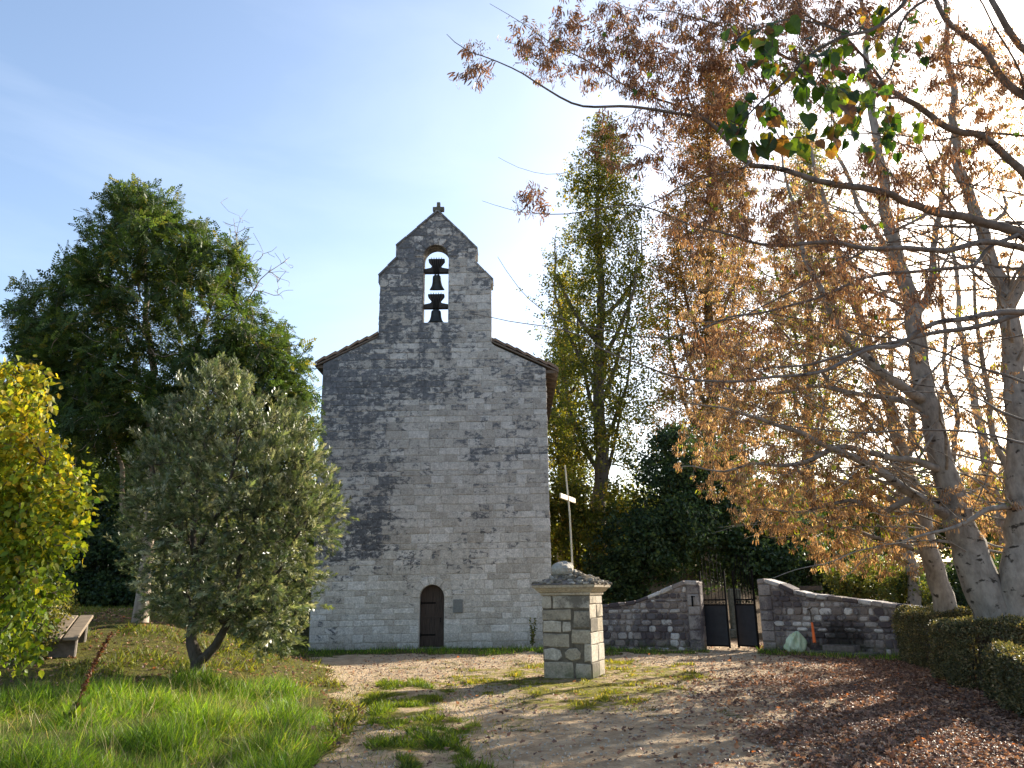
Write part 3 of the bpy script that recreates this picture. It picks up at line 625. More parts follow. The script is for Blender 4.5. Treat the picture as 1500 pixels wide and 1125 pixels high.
# ------------------------------------------------------------------ the chapel
CY = 25.0; CX = -2.66
def chapel():
    t = thing('chapel', 'weathered pale stone chapel with tall bell gable wall and small arched door', 'chapel', (CX, CY, 0))
    ul, ur = -3.76, 3.83
    Rf = [(ul, 9.28), (-1.92, 10.22)]                                # left roof line, right roof line
    front = [(ul, -.3), (ur, -.3), (ur - .02, 9.02), (1.97, 9.92), (1.97, 12.16), (2.03, 12.16), (2.03, 12.3), (1.42, 12.98), (1.42, 13.22), (1.49, 13.3), (1.49, 13.52), (.06, 15.02),
             (-1.41, 13.66), (-1.41, 13.28), (-1.34, 13.22), (-2.0, 12.52), (-2.0, 12.26), (-1.93, 12.22), (-1.93, 10.24), (ul - .02, 9.30)]
    bx0, bx1, bz0, bz1 = -.43, .47, 10.74, 13.22; br = (bx1 - bx0) / 2; bc = (bx0 + bx1) / 2
    belhole = [(bx0, bz0), (bx1, bz0)] + [(bc + br * math.cos(a), bz1 + br * 1.06 * math.sin(a)) for a in np.linspace(0, math.pi, 15)]
    dx0, dx1, dz1 = -.34, .43, 1.55; dr = (dx1 - dx0) / 2; dc = (dx0 + dx1) / 2
    doorhole = [(dx0, .04), (dx1, .04)] + [(dc + dr * math.cos(a), dz1 + dr * math.sin(a)) for a in np.linspace(0, math.pi, 13)]
    mb = MB(); mb.prism(front, 0, .62, 0, (.30, .5, .5), holes=(belhole, doorhole))
    # body behind the gable wall
    for u, s in ((ul + .04, 1), (ur - .04, -1)):
        mb.box((u + s * .35, 10.6, 4.3), (.66, 19.96, 9.2), mat=1)
    mb.box((.03, 20.3, 4.3), (6.2, .5, 9.2), mat=1)
    top_pts = front[2:]; us = np.array([p[0] for p in top_pts][::-1]); 
    def top(u):
        if u < -1.95: return 9.30 + (u - ul) * (10.24 - 9.30) / 1.83
        if u > 1.96: return 9.92 - (u - 1.97) * .9 / 1.84
        if u < -1.34: return 12.5 + (u + 2.0) * .72 / .66
        if u > 1.42: return 12.3 + (2.03 - u) * .68 / .61
        return 15.02 - abs(u - .06) * (1.02 if u > .06 else .93)
    def solid(u, w_):
        if bx0 - .012 < u < bx1 + .012 and bz0 - .0 < w_ < bz1: return False
        if (u - bc) ** 2 + (w_ - bz1) ** 2 < (br + .33) ** 2 and w_ >= bz1 - .02: return False
        if dx0 - .012 < u < dx1 + .012 and w_ < dz1: return False
        if (u - dc) ** 2 + (w_ - dz1) ** 2 < (dr + .27) ** 2 and w_ >= dz1 - .02: return False
        return True
    toP = lambda u, w_, d: (u, -d, w_)
    rr = random.Random(11)
    masonry(mb, ul + .005, ur - .005, -.02, top, (.15, .31), (.20, .70), toP, solid, .016, .022, .010, .022, rr)
    arch_ring(mb, bc, bz1, br + .005, br + .33, 9, toP, .028, rr)
    arch_ring(mb, dc, dz1, dr + .005, dr + .27, 7, toP, .03, rr)
    # quoins of the side walls seen at the corners, coping stones on the slopes
    for (a, b) in (((1.49, 13.52), (.06, 15.02)), ((.06, 15.02), (-1.41, 13.66)), ((2.03, 12.3), (1.42, 12.98)), ((-1.34, 13.22), (-2.0, 12.52))):
        a = np.array(a); b = np.array(b); L = np.linalg.norm(b - a); n = max(2, int(L / .45)); e = (b - a) / L; nn = np.array([-e[1], e[0]])
        if nn[1] < 0: nn = -nn
        for k in range(n):
            c = a + e * L * (k + .5) / n + nn * rr.uniform(-.005, .02)
            rot = np.array([[e[0], 0, nn[0]], [0, 1, 0], [e[1], 0, nn[1]]])
            mb.box((c[0], .30, c[1]), (L / n - .012, .70 + rr.uniform(-.02, .03), .07), rot, 0, .012, (rr.random(), .95, .5))
    mb.build('wall', [M['facade'], M['mortar']], t)
    # roof: two slopes of canal tiles on a boarded soffit
    rb = MB()
    for side in (-1, 1):
        e0 = (ul - .30 if side < 0 else ur + .42); ez = 9.18 if side < 0 else 8.86; L = abs(e0 - .03); ny = 240
        wall_u = -1.94 if side < 0 else 1.98
        for ua, ub, y0 in ((e0, wall_u, -.06), (wall_u, .03, .66)):     # the slopes stop behind the bell gable
            nu = 34; V = []
            for j in range(ny + 1):
                y = y0 + (20.34 - y0) * j / ny
                for i in range(nu + 1):
                    u = ua + (ub - ua) * i / nu; q = abs(u - e0); sl = (q / .36) % 1.0
                    V.append((u, y if j else y - .03 * sl, ez + .14 + (min(q, abs(wall_u - e0)) * .49 + max(0, q - abs(wall_u - e0)) * .25) + .045 * abs(math.sin(math.pi * y / .21)) + .045 * sl + .01 * math.sin(i * 12.9)))
            Fs = [(j * (nu + 1) + i, j * (nu + 1) + i + 1, (j + 1) * (nu + 1) + i + 1, (j + 1) * (nu + 1) + i) for j in range(ny) for i in range(nu)]
            b = len(V); V += [(V[i][0], V[i][1], V[i][2] - .10) for i in range(nu + 1)]
            Fs += [(i, i + 1, b + i + 1, b + i) for i in range(nu)]
            rb.add(V, Fs, 0)
            za = ez + .068 + abs(ua - e0) * .49; zb = za + abs(ub - ua) * (.49 if ua == e0 else .25); y1 = y0 + .01
            rb.add([(ua, y1, za - .05), (ub, y1, zb - .05), (ub, 20.3, zb - .05), (ua, 20.3, za - .05), (ua, y1, za), (ub, y1, zb), (ub, 20.3, zb), (ua, 20.3, za)], [(0, 1, 2, 3), (0, 3, 7, 4), (0, 4, 5, 1)], 1)
    rf = rb.build('roof', [M['tile'], M['plank']], t)
    for side in (-1, 1):
        e0 = (ul - .26 if side < 0 else ur + .38); e1 = ul + .1 if side < 0 else ur - .1; ez = 9.18 if side < 0 else 8.86
        k = MB(); k.box(((e0 + e1) / 2, .1, ez - .05 + abs(e1 - e0) * .24), (abs(e1 - e0), .09, .10)); o = k.build('rafter', M['plank'], rf)
        for y in np.arange(.7, 9, .6):
            o2 = o.copy(); COL.objects.link(o2); o2.parent = rf; o2.location = (0, y - .1, 0)
    # door
    d = MB(); poly = [(dx0 + .01, .05), (dx1 - .01, .05)] + [(dc + (dr - .01) * math.cos(a), dz1 + (dr - .01) * math.sin(a)) for a in np.linspace(0, math.pi, 13)]
    d.prism(poly, .20, .26)
    for i in range(5):
        x0 = dx0 + .02 + i * .148; d.box((x0 + .07, .195, .80), (.138, .02, 1.42), bev=.006)
    for zz in (.35, .95, 1.45): d.box((dc, .18, zz), (dr * 2 - .06, .016, .05), bev=.004)
    for zz in np.arange(.2, 1.5, .125):
        for i in range(5): d.box((dx0 + .09 + i * .148, .181, zz), (.018, .014, .018), bev=.004)
    dd = d.build('door', M['door'], t)
    for zz in (.42, 1.38):
        q = MB(); q.box((dx0 + .26, .168, zz), (.46, .012, .045), bev=.004); q.tube([(dx0 + .03, .168, zz - .05), (dx0 + .03, .168, zz + .05)], .016, 6); q.build('hinge', M['iron'], dd)
    h = MB(); h.tube([(dx1 - .12, .17, .92), (dx1 - .12, .14, .92), (dx1 - .12, .14, .80), (dx1 - .12, .17, .80)], .010, 6); h.build('handle', M['iron'], dd)
    s = MB(); s.box((dc, .08, .02), (.86, .36, .07), bev=.012); s.build('doorstep', M['trough'], t)
    p = MB(); p.box((.87, -.045, 1.28), (.30, .03, .40), bev=.006); p.build('plaque', M['slate'], t)
    c = MB(); A = .075; 
    c.prism([(-A, 0), (A, 0), (A * .8, .20), (.21, .20), (.21, .36), (A * .85, .36), (A * .85, .55), (-A * .85, .55), (-A * .85, .36), (-.21, .36), (-.21, .20), (-A * .8, .20)], -.07, .07)
    o = c.build('stone_cross', M['cross_stone'], t); o.location = (.06, .30, 14.96)
    o.modifiers.new('bevel', 'BEVEL').width = .018
    return t
chapel()

def bell(z_axle, tilt, label, size):
    """Bell hung in the gable opening: wooden headstock with iron straps, bronze bell."""
    t = thing('bell', label, 'bell', (CX + .02, CY + .30, z_axle), 0, 'bells in the gable opening')
    y = MB()
    y.prism([(-.44, -.09), (.44, -.09), (.44, .05), (.20, .10), (.15, .18), (.29, .36), (.29, .44), (-.29, .44), (-.29, .36), (-.15, .18), (-.20, .10), (-.44, .05)], -.09, .09)
    yo = y.build('yoke', M['yoke'], t); yo.modifiers.new('bevel', 'BEVEL').width = .012
    for q in (-.16, -.08, 0, .08, .16):
        s = MB(); s.tube([(q * .45, -.105, -.16), (q * .6, -.105, .1), (q * 1.15, -.105, .48)], .012, 6); s.tube([(q * .45, .105, -.16), (q * .6, .105, .1), (q * 1.15, .105, .48)], .012, 6)
        s.build('strap', M['iron'], t)
    b = MB(); r = size
    b.lathe([(0.001, -.14), (r * .38, -.15), (r * .52, -.19), (r * .56, -.26), (r * .60, -.40), (r * .70, -.52), (r * .86, -.60), (r * 1.0, -.655), (r * 1.0, -.68), (r * .88, -.675), (r * .66, -.52), (r * .5, -.3), (.001, -.2)], n=28)
    for q in (-.05, .05): b.tube([(q, 0, -.08), (q, 0, -.16)], .025, 6)
    bo = b.build('bell_body', M['bronze'], t, True)
    c = MB(); c.tube([(0, 0, -.24), (0, 0, -.62)], .016, 6); c.lathe([(.001, -.55), (.05, -.58), (.055, -.62), (.03, -.67), (.001, -.68)], n=10); co = c.build('clapper', M['iron'], bo)
    bo.rotation_euler = (math.radians(tilt), 0, 0)
    return t
bell(12.80, 20, 'upper bronze bell tilted towards the viewer under its strapped yoke in the gable opening', .27)
bell(11.45, 0, 'lower bronze bell hanging straight down at the sill of the gable opening', .315)

# ------------------------------------------------------------------ the wayside cross on its pillar
def pillar():
    c = G3(868, 997); th = math.radians(21); S = .98
    ex = np.array([math.cos(th), -math.sin(th) * 1.0]); ey = np.array([math.sin(th), math.cos(th)])
    # near corner is local (S/2, -S/2)
    base = np.array([c[0], c[1]]) - ex * S / 2 + ey * S / 2
    t = thing('wayside_cross', 'squat square stone pillar with moulded cornice and thin pale metal cross', 'wayside cross', (base[0], base[1], c[2]), -th)
    H = 1.56; mb = MB(); rr = random.Random(4); s = S / 2
    mb.box((0, 0, H / 2 - .1), (S - .03, S - .03, H + .2), mat=1)
    fl = [lambda u, w_, d: (u, -s + .015 - d, w_), lambda u, w_, d: (s - .015 + d, u, w_), lambda u, w_, d: (-u, s - .015 + d, w_), lambda u, w_, d: (-s + .015 - d, -u, w_)]
    # front face: hand laid as in the photograph, others coursed
    def blk(P, f, d=.02, m=0): stone(mb, P, d * rr.uniform(.6, 1.2), .024, f, m, (rr.random(), rr.random() * .75, rr.random()))
    q = lambda: rr.uniform(-.012, .012)
    R = lambda a, b, c_, d_: [(a + q(), b + q()), ((a + c_) / 2, b + q()), (c_ - .01, b + q()), (c_ - .006, (b + d_) / 2), (c_ - .012 + q() * .6, d_ + q()), ((a + c_) / 2 + q(), d_ + q()), (a + .006 + q(), d_ + q()), (a + q(), (b + d_) / 2)]
    f = fl[0]
    for qq in ((-.48, .02, .13, .32), (.16, .02, .48, .29), (.34, .33, .485, .66), (-.47, .60, .06, .84), (.10, .66, .485, .92), (-.485, .86, -.10, 1.08), (-.08, .88, .10, 1.07), (.15, .95, .485, 1.27), (-.485, 1.10, .11, 1.29), (-.485, 1.31, -.29, 1.55), (-.27, 1.31, .485, 1.55)):
        blk(R(*qq), f)
    blk([(-.47, .36), (-.20, .34), (-.10, .42), (-.14, .54), (-.30, .58), (-.47, .55)], f, .028)
    blk([(-.04, .40), (.10, .34), (.26, .38), (.28, .48), (.20, .58), (.04, .57), (-.05, .50)], f, .03)
    for k in (1, 2, 3):
        masonry(mb, -.485, .485, .02, lambda u: 1.56, (.22, .34), (.3, .62), fl[k], d=.018, r=rr, gap=.012, bev=.012)
    mb.build('shaft', [M['pillar'], M['joint']], t)
    m = MB()
    for z0, z1, e0, e1 in ((1.56, 1.62, .02, .03), (1.62, 1.70, .05, .12), (1.70, 1.765, .14, .16)):
        a, b = s + e0, s + e1
        for sx in range(4):
            pass
        V = [(-a, -a, z0), (a, -a, z0), (a, a, z0), (-a, a, z0), (-b, -b, z1), (b, -b, z1), (b, b, z1), (-b, b, z1)]
        m.add(V, [(0, 1, 2, 3), (4, 5, 6, 7), (0, 1, 5, 4), (1, 2, 6, 5), (2, 3, 7, 6), (3, 0, 4, 7)], 0, (.55, .3, .5))
    cm = m.build('cornice', M['pillar'], t); cm.modifiers.new('bevel', 'BEVEL').width = .012
    r = MB()
    r.add([(-.66, -.66, 1.768), (.66, -.66, 1.768), (.66, .66, 1.768), (-.66, .66, 1.768), (0, 0, 2.05)], [(0, 1, 2, 3), (0, 1, 4), (1, 2, 4), (2, 3, 4), (3, 0, 4)], 1)
    for _ in range(330):
        x, y = rr.uniform(-.64, .64), rr.uniform(-.64, .64); q = max(abs(x), abs(y)); z = 1.775 + (.66 - q) * .43; sz = rr.uniform(.03, .095)
        a = rr.uniform(0, 6.28); tl = rr.uniform(-.5, .5); ca, sa = math.cos(a), math.sin(a)
        rot = np.array([[ca, -sa, 0], [sa, ca, 0], [0, 0, 1]]) @ np.array([[1, 0, 0], [0, math.cos(tl), -math.sin(tl)], [0, math.sin(tl), math.cos(tl)]])
        r.box((x, y, z), (sz * 1.5, sz, sz * rr.uniform(.4, .9)), rot, 0, sz * .16, (rr.random(), rr.random(), .5))
    # the big boulder on top
    V = []; Fs = []; nu, nv = 14, 9
    for j in range(nv + 1):
        for i in range(nu):
            a, b = 2 * math.pi * i / nu, math.pi * j / nv - math.pi / 2
            k = 1 + .28 * (vnoise(math.cos(a) * 1.6 + 5, math.sin(a) * 1.6 + b * 1.5 + 9) - .5)
            V.append((-.16 + .27 * k * math.cos(a) * math.cos(b), -.12 + .23 * k * math.sin(a) * math.cos(b), 2.06 + .17 * k * math.sin(b)))
    Fs = [(j * nu + i, j * nu + (i + 1) % nu, (j + 1) * nu + (i + 1) % nu, (j + 1) * nu + i) for j in range(nv) for i in range(nu)]
    r.add(V, Fs, 0, (.9, .25, .5))
    r.build('rubble_cap', [M['cap'], M['mortar_dark']], t)
    x = MB(); x.tube([(0.02, 0.02, 1.95), (0.0, 0.0, 3.2), (-.06, -.03, 4.22)], [.020, .019, .016], 8); 
    cx = x.build('metal_cross', M['white_metal'], t)
    b = MB(); b.box((-.03, 0, 3.52), (.03, 1.05, .11), bev=.01)
    b.build('crossbar', M['white_metal'], cx)
M['joint'] = simple_mat('dirty_open_joint', (.07, .06, .048), (.17, .145, .11), 14, .95, .6, .02)
M['cap'] = stone_mat('crusted_rubble', [(0, (.16, .135, .10)), (.6, (.30, .26, .20)), (1, (.52, .49, .43))], ((.05, .045, .035), (.12, .10, .075)), 'pillar')
pillar()

# ------------------------------------------------------------------ cemetery walls and gate
def cemetery_wall(label, A, B, tops, seed):
    """A, B: ends of the front face on the ground; tops: picture points of its upper edge."""
    A = np.array(A[:2]); B = np.array(B[:2]); L = np.linalg.norm(B - A); ang = math.atan2(B[1] - A[1], B[0] - A[0]); e = (B - A) / L
    t = thing('cemetery_wall', label, 'wall', (A[0], A[1], 0), ang, 'stone walls either side of the cemetery gate')
    uu, zz = [], []
    for px, py in tops:                                             # where the sight line meets the plane of the wall
        d = ray(px, py); n = np.array([e[1], -e[0]]); k = (n @ A) / (n @ d[:2]); P = CAM + d * k
        uu.append(float((P[:2] - A) @ e)); zz.append(float(P[2]))
    us = np.linspace(0, L, 90); tz = np.interp(us, uu, zz); tz = np.convolve(np.pad(tz, 2, 'edge'), np.ones(5) / 5, 'valid')
    top = lambda u: float(np.interp(u, us, tz)) - .09
    mb = MB(); T = .48
    mb.prism([(0, -.3)] + [(L, -.3)] + [(u, top(u)) for u in us[::-1]], 0, T, 0, (.25, .5, .5))
    rr = random.Random(seed)
    toP = lambda u, w_, d: (u, -d, w_)
    gate_left = seed == 1
    q0, q1 = (L - .38, L) if gate_left else (0, .40)
    masonry(mb, 0.0, L, -.05, top, (.10, .21), (.11, .34), toP, lambda u, w_: not (q0 < u < q1), .04, .03, .018, .024, rr, 0, .06)
    masonry(mb, q0 + .01, q1, -.05, top, (.26, .42), (.3, .5), toP, lambda u, w_: True, .045, .025, .014, .014, rr, 0, .03, .42)     # dressed jamb stones
    xe = L if gate_left else 0; sg = 1 if gate_left else -1
    masonry(mb, .01, T - .01, -.05, lambda u: top(xe), (.26, .42), (.3, .5), lambda u, w_, d: (xe + sg * d * .5, u, w_), r=rr, d=.03, shade=.42)
    masonry(mb, 0.0, L, -.05, top, (.16, .26), (.2, .5), lambda u, w_, d: (u, T + d, w_), r=rr, d=.04, bev=.03, chip=.04)
    u = 0
    while u < L - .05:                                              # cap stones following the curve
        wd = min(rr.uniform(.18, .42), L - u); u1 = u + wd; a = math.atan2(top(u1) - top(u), wd)
        rot = np.array([[math.cos(a), 0, -math.sin(a)], [0, 1, 0], [math.sin(a), 0, math.cos(a)]])
        mb.box((u + wd / 2, T / 2, (top(u) + top(u1)) / 2 + .035), (wd / math.cos(a) - .012, T + .10 + rr.uniform(-.03, .03), .11 + rr.uniform(-.015, .03)), rot, 0, .022, (rr.random(), rr.random(), .5)); u = u1
    mb.build('stonework', [M['rubble' if gate_left else 'rubble_stained'], M['mortar_dark']], t)
    return t, A, e, ang
WL = cemetery_wall('stone wall left of the gate rising in a curve to its jamb', (2.2, 24.6), gp(1031, 952), [(800, 889), (888, 885), (930, 880), (955, 870), (980, 860), (998, 851), (1015, 849), (1026, 854)], 1)
_e = gp(1119, 953); _f = gp(1320, 961); _g = _f + (_f - _e) * .75
WR = cemetery_wall('stone wall right of the gate sweeping down towards the clipped hedge', _e, _g, [(1109, 850), (1117, 847), (1130, 849), (1145, 856), (1165, 866), (1190, 870), (1250, 877), (1320, 886), (1420, 897)], 2)
t = WR[0]
p = MB(); p.box((1.55, -.075, 1.66), (.62, .03, .12), bev=.006); p.build('inscription_plate', M['darkmetal'], t)
p = MB(); p.tube([(-.16, 0, 0), (-.15, -.06, .02)], .012, 6); p.box((-.15, -.07, .0), (.05, .02, .30), bev=.006); p.box((-.12, -.075, .12), (.12, .02, .03), bev=.004)
o = p.build('gate_catch', M['iron'], WL[0]); o.location = (np.linalg.norm(np.array(gp(1031, 952)[:2]) - np.array([2.2, 24.6])) - .05, -.05, 1.35)

def gate_leaf(label, hinge, ang, wid, flip):
    t = thing('gate_leaf', label, 'gate', (hinge[0], hinge[1], .03), ang, 'iron gate leaves of the cemetery')
    s = -1 if flip else 1
    f = MB(); H = 2.52
    f.box((s * .02, 0, H * .43), (.05, .05, H * .86), bev=.005); f.box((s * (wid - .02), 0, H * .43), (.05, .05, H * .86), bev=.005)
    for z in (.06, 1.20, 1.34): f.box((s * wid / 2, 0, z), (wid - .09, .036, .045), bev=.004)
    f.build('frame', M['iron'], t)
    p = MB(); p.box((s * wid / 2, 0, .63), (wid - .088, .012, 1.1)); p.build('sheet_panel', M['sheet'], t)
    n = int(wid / .105)
    for i in range(1, n):
        b = MB(); x = s * wid * i / n; h = H + (.12 if i % 2 else -.10)
        b.tube([(x, 0, 1.222), (x, 0, h - .12)], .0105, 6); b.tube([(x, 0, h - .12), (x, 0, h - .08), (x, 0, h)], [.010, .022, .002], 6)
        b.build('bar', M['iron'], t)
    c = MB()
    for i in range(n): 
        x = s * wid * (i + .5) / n; a = np.linspace(0, 2 * math.pi, 10); c.tube([(x + .034 * math.cos(q), 0, 1.27 + .034 * math.sin(q)) for q in a], .007, 5, cap=False)
    c.build('ring_frieze', M['iron'], t)
gl0 = gp(1035, 951); gr0 = gp(1116, 953); dv = gr0 - gl0; ga = math.atan2(dv[1], dv[0]); gw = np.linalg.norm(dv[:2]) / 2
gate_leaf('closed left leaf of the black iron cemetery gate with spiked bars', gl0 + np.array([0, .22, 0]), ga, gw - .02, False)
gate_leaf('right leaf of the black iron cemetery gate standing ajar', gr0 + np.array([0, .22, 0]), ga - math.radians(27), gw - .02, True)

# ------------------------------------------------------------------ small things
def onwall(W, u, off, z=0.0): _, A, e, ang = W; n = np.array([e[1], -e[0]]); q = A + e * u + n * off; return (q[0], q[1], z), ang
def tombstone():
    P = at(966, 866, 25.6); t = thing('tombstone', 'white tombstone with a small carved head showing above the left wall', 'tombstone', (P[0], P[1], .1))
    m = MB(); m.box((0, 0, .15), (.7, .35, .3), bev=.03); m.build('plinth', M['white_stone'], t)
    m = MB(); z = P[2] - .1
    m.prism([(-.35, .3), (.35, .3), (.33, z - .28), (.16, z - .22), (.14, z - .1), (.06, z), (-.06, z), (-.14, z - .1), (-.16, z - .22), (-.33, z - .28)], -.1, .1); o = m.build('headstone', M['white_stone'], t)
    o.modifiers.new('bevel', 'BEVEL').width = .02
    P2 = at(1078, 900, 29); t = thing('gravestone', 'grey upright gravestone seen through the gap between the gate leaves', 'gravestone', (P2[0], P2[1], .1))
    m = MB(); m.box((0, 0, .8), (.42, .3, 1.6), bev=.04); m.build('slab', M['cross_stone'], t); m = MB(); m.box((0, 0, .05), (.7, .6, .3), bev=.03); m.build('plinth', M['cross_stone'], t)
tombstone()
def bag():
    (x, y, z), a = onwall(WR, 1.05, .30); V = []; nu, nv = 40, 22
    for j in range(nv + 1):
        for i in range(nu):
            A, b = 2 * math.pi * i / nu, math.pi * j / nv
            fold = .5 + vnoise(math.cos(A) * 3 + 4, math.sin(A) * 3 + b * 1.2 + 7) * .75 + .12 * math.sin(7 * A + 3 * b) * math.sin(b)
            r = math.sin(b) ** .55 * (1 - .25 * (1 - j / nv) ** 1.5) * fold; hz = .5 * (1 + math.cos(b))
            V.append((.30 * r * math.cos(A) + .03 * hz, .22 * r * math.sin(A), .50 * hz * (.85 + .3 * vnoise(A * 2, 3)) if j < nv else 0))
    m = MB(); m.add(V, [(j * nu + i, j * nu + (i + 1) % nu, (j + 1) * nu + (i + 1) % nu, (j + 1) * nu + i) for j in range(nv) for i in range(nu)])
    o = m.build('rubbish_bag', M['bag'], None, True); o.location = (x, y, float(height(x, y)) + .0); tag(o, 'crumpled pale green rubbish bag lying against the cemetery wall', 'bag')
bag()
def broom():
    (x, y, z), a = onwall(WR, 1.55, .45); t = thing('broom', 'broom with orange handle leaning on the cemetery wall', 'broom', (x, y, float(height(x, y))), a)
    m = MB(); m.tube([(.10, -.02, .10), (-.06, .33, 1.0)], .016, 7); m.build('handle', M['darkmetal'], t)
    m = MB(); m.tube([(.07, .055, .28), (-.015, .235, .78)], [.045, .03], 8); m.build('sleeve', M['orange'], t)
    m = MB(); m.tube([(-.06, .33, 1.0), (-.1, .36, 1.12)], .022, 7); m.tube([(-.16, .36, 1.10), (-.02, .36, 1.16)], .016, 6); m.build('grip', M['darkmetal'], t)
    m = MB()
    for i in range(24): m.tube([(.10 + _r.uniform(-.03, .03), -.02, .16), (.12 + _r.uniform(-.13, .13), -.04 + _r.uniform(-.04, .04), .0)], .006, 4)
    m.build('bristles', M['yoke'], t)
broom()
def trough():
    (x, y, z), a = onwall(WR, 2.3, .40); t = thing('stone_trough', 'low dark stone trough with a grating at the foot of the right wall', 'trough', (x, y, float(height(x, y))), a)
    m = MB(); m.box((0, 0, .035), (1.7, .55, .11), bev=.02); m.build('slab', M['cross_stone'], t)
    m = MB(); m.box((0, -.2, .17), (.8, .05, .15), bev=.01); m.box((0, .2, .17), (.8, .05, .15), bev=.01); m.box((-.375, 0, .17), (.05, .34, .15), bev=.01); m.box((.375, 0, .17), (.05, .34, .15), bev=.01); m.build('basin', M['trough'], t)
    m = MB()
    for i in range(9): m.box((-.30 + i * .075, 0, .235), (.016, .38, .014))
    m.build('grating', M['darkmetal'], t)
trough()
def bench():
    A, B = at(90, 937, 13.3), at(116, 903, 14.8); c = (A + B) / 2; d = B - A; L = float(np.linalg.norm(d)); t = thing('bench', 'weathered plank bench tilted on the slope beside the yellow green sapling', 'bench', (c[0], c[1], c[2] - .44), math.atan2(d[1], d[0])); k = d[2] / np.linalg.norm(d[:2])
    a = math.atan(k); rot = np.array([[math.cos(a), 0, -math.sin(a)], [0, 1, 0], [math.sin(a), 0, math.cos(a)]])
    for j in (-.125, .125):
        s = MB(); s.box((0, j, .44), (L, .225, .055), rot, bev=.012); s.build('plank', M['bench'], t)
    for u in (-.5, .5):
        l = MB(); z1 = .41 + u * k; gz = float(height(c[0] + d[0] / L * u, c[1] + d[1] / L * u)) - (c[2] - .44) - .1; l.box((u, 0, (z1 + gz) / 2), (.14, .40, z1 - gz - .02), bev=.02); l.build('leg', M['trough'], t)
bench()

# ------------------------------------------------------------------ trees
def put_tree(name, label, cat, tree, base, bark, group=None, r0=.004, minr=0.0):
    t = thing(name, label, cat, tuple(base), 0, group); tree.radii(r0)
    tree.wood('trunk', M[bark], t, base, minr); return t

def ash():
    Y = 16.2; b = at(205, 905, Y); b[2] = float(height(b[0], b[1])); T = Tree(.22)
    T.limb(*lp([(205, 912, Y, 0.168), (210, 850, Y, 0.133), (217, 795, Y, 0.112), (222, 730, Y, 0.105), (225, 640, Y, 0.098), (222, 560, Y, 0.084), (215, 470, Y, 0.063), (208, 380, Y, 0.042), (203, 300, Y, 0.021)]))
    T.limb(*lp([(217, 800, Y, 0.070), (200, 775, Y, 0.063), (186, 756, Y - .1, 0.059), (178, 700, Y, 0.049), (150, 600, Y, 0.042), (120, 510, Y, 0.028), (90, 430, Y, 0.014)]))
    T.limb(*lp([(222, 690, Y, 0.070), (250, 600, Y + .3, 0.056), (290, 500, Y + .4, 0.042), (320, 420, Y, 0.028), (345, 360, Y, 0.014)]))
    T.limb(*lp([(224, 640, Y, 0.063), (200, 540, Y + .8, 0.049), (170, 440, Y + 1.2, 0.028), (150, 370, Y + 1.2, 0.014)]))
    T.limb(*lp([(300, 480, Y + .3, 0.025), (360, 440, Y, 0.017), (395, 400, Y, 0.010), (420, 375, Y, 0.006)]))
    T.limb(*lp([(330, 400, Y, 0.021), (350, 350, Y, 0.010), (355, 320, Y, 0.004)]))
    T.grow(ell([(200, 385, 105, 115, Y, 2.04, 190), (120, 480, 92, 100, Y, 1.77, 170), (295, 430, 85, 110, Y, 1.77, 170), (200, 320, 62, 52, Y, 1.36, 80), (62, 500, 52, 70, Y, 1.22, 70),
                (365, 530, 66, 80, Y, 1.50, 120), (200, 560, 160, 80, Y, 2.18, 170), (110, 600, 100, 95, Y, 1.77, 120), (40, 470, 26, 55, Y, 0.68, 25), (300, 620, 130, 70, Y, 1.77, 100)]), wob=.12)
    T.grow(ell([(405, 560, 55, 85, Y, 1.2, 90), (425, 610, 34, 60, Y, .9, 50), (150, 670, 90, 60, Y, 1.4, 60)]), wob=.12)
    bare = ell([(395, 405, 40, 62, Y, 0.54, 50), (352, 355, 28, 58, Y, 0.41, 34), (340, 315, 22, 34, Y, 0.34, 12)])
    nb = len(T.P); T.grow(bare, wob=.08)
    t = put_tree('ash_tree', 'tall dark green ash with bare twigs on its right side, behind the olive', 'tree', T, b, 'bark_pale', None, .0055)
    tw = np.array(T.twig); tw[nb:] = 0; T.twig = list(tw)
    P, D = T.tips(24000, .09, .3, .05); n = len(P)
    d = norm(D + rng.normal(0, .55, (n, 3)) + np.array([0, 0, -.35]))
    leaves('crown', M['leaf_ash'], t, *PINNATE, P, d, rdir(n, 1.2), rng.uniform(.14, .29, n), rcol(n, 1.0), b)
ash()

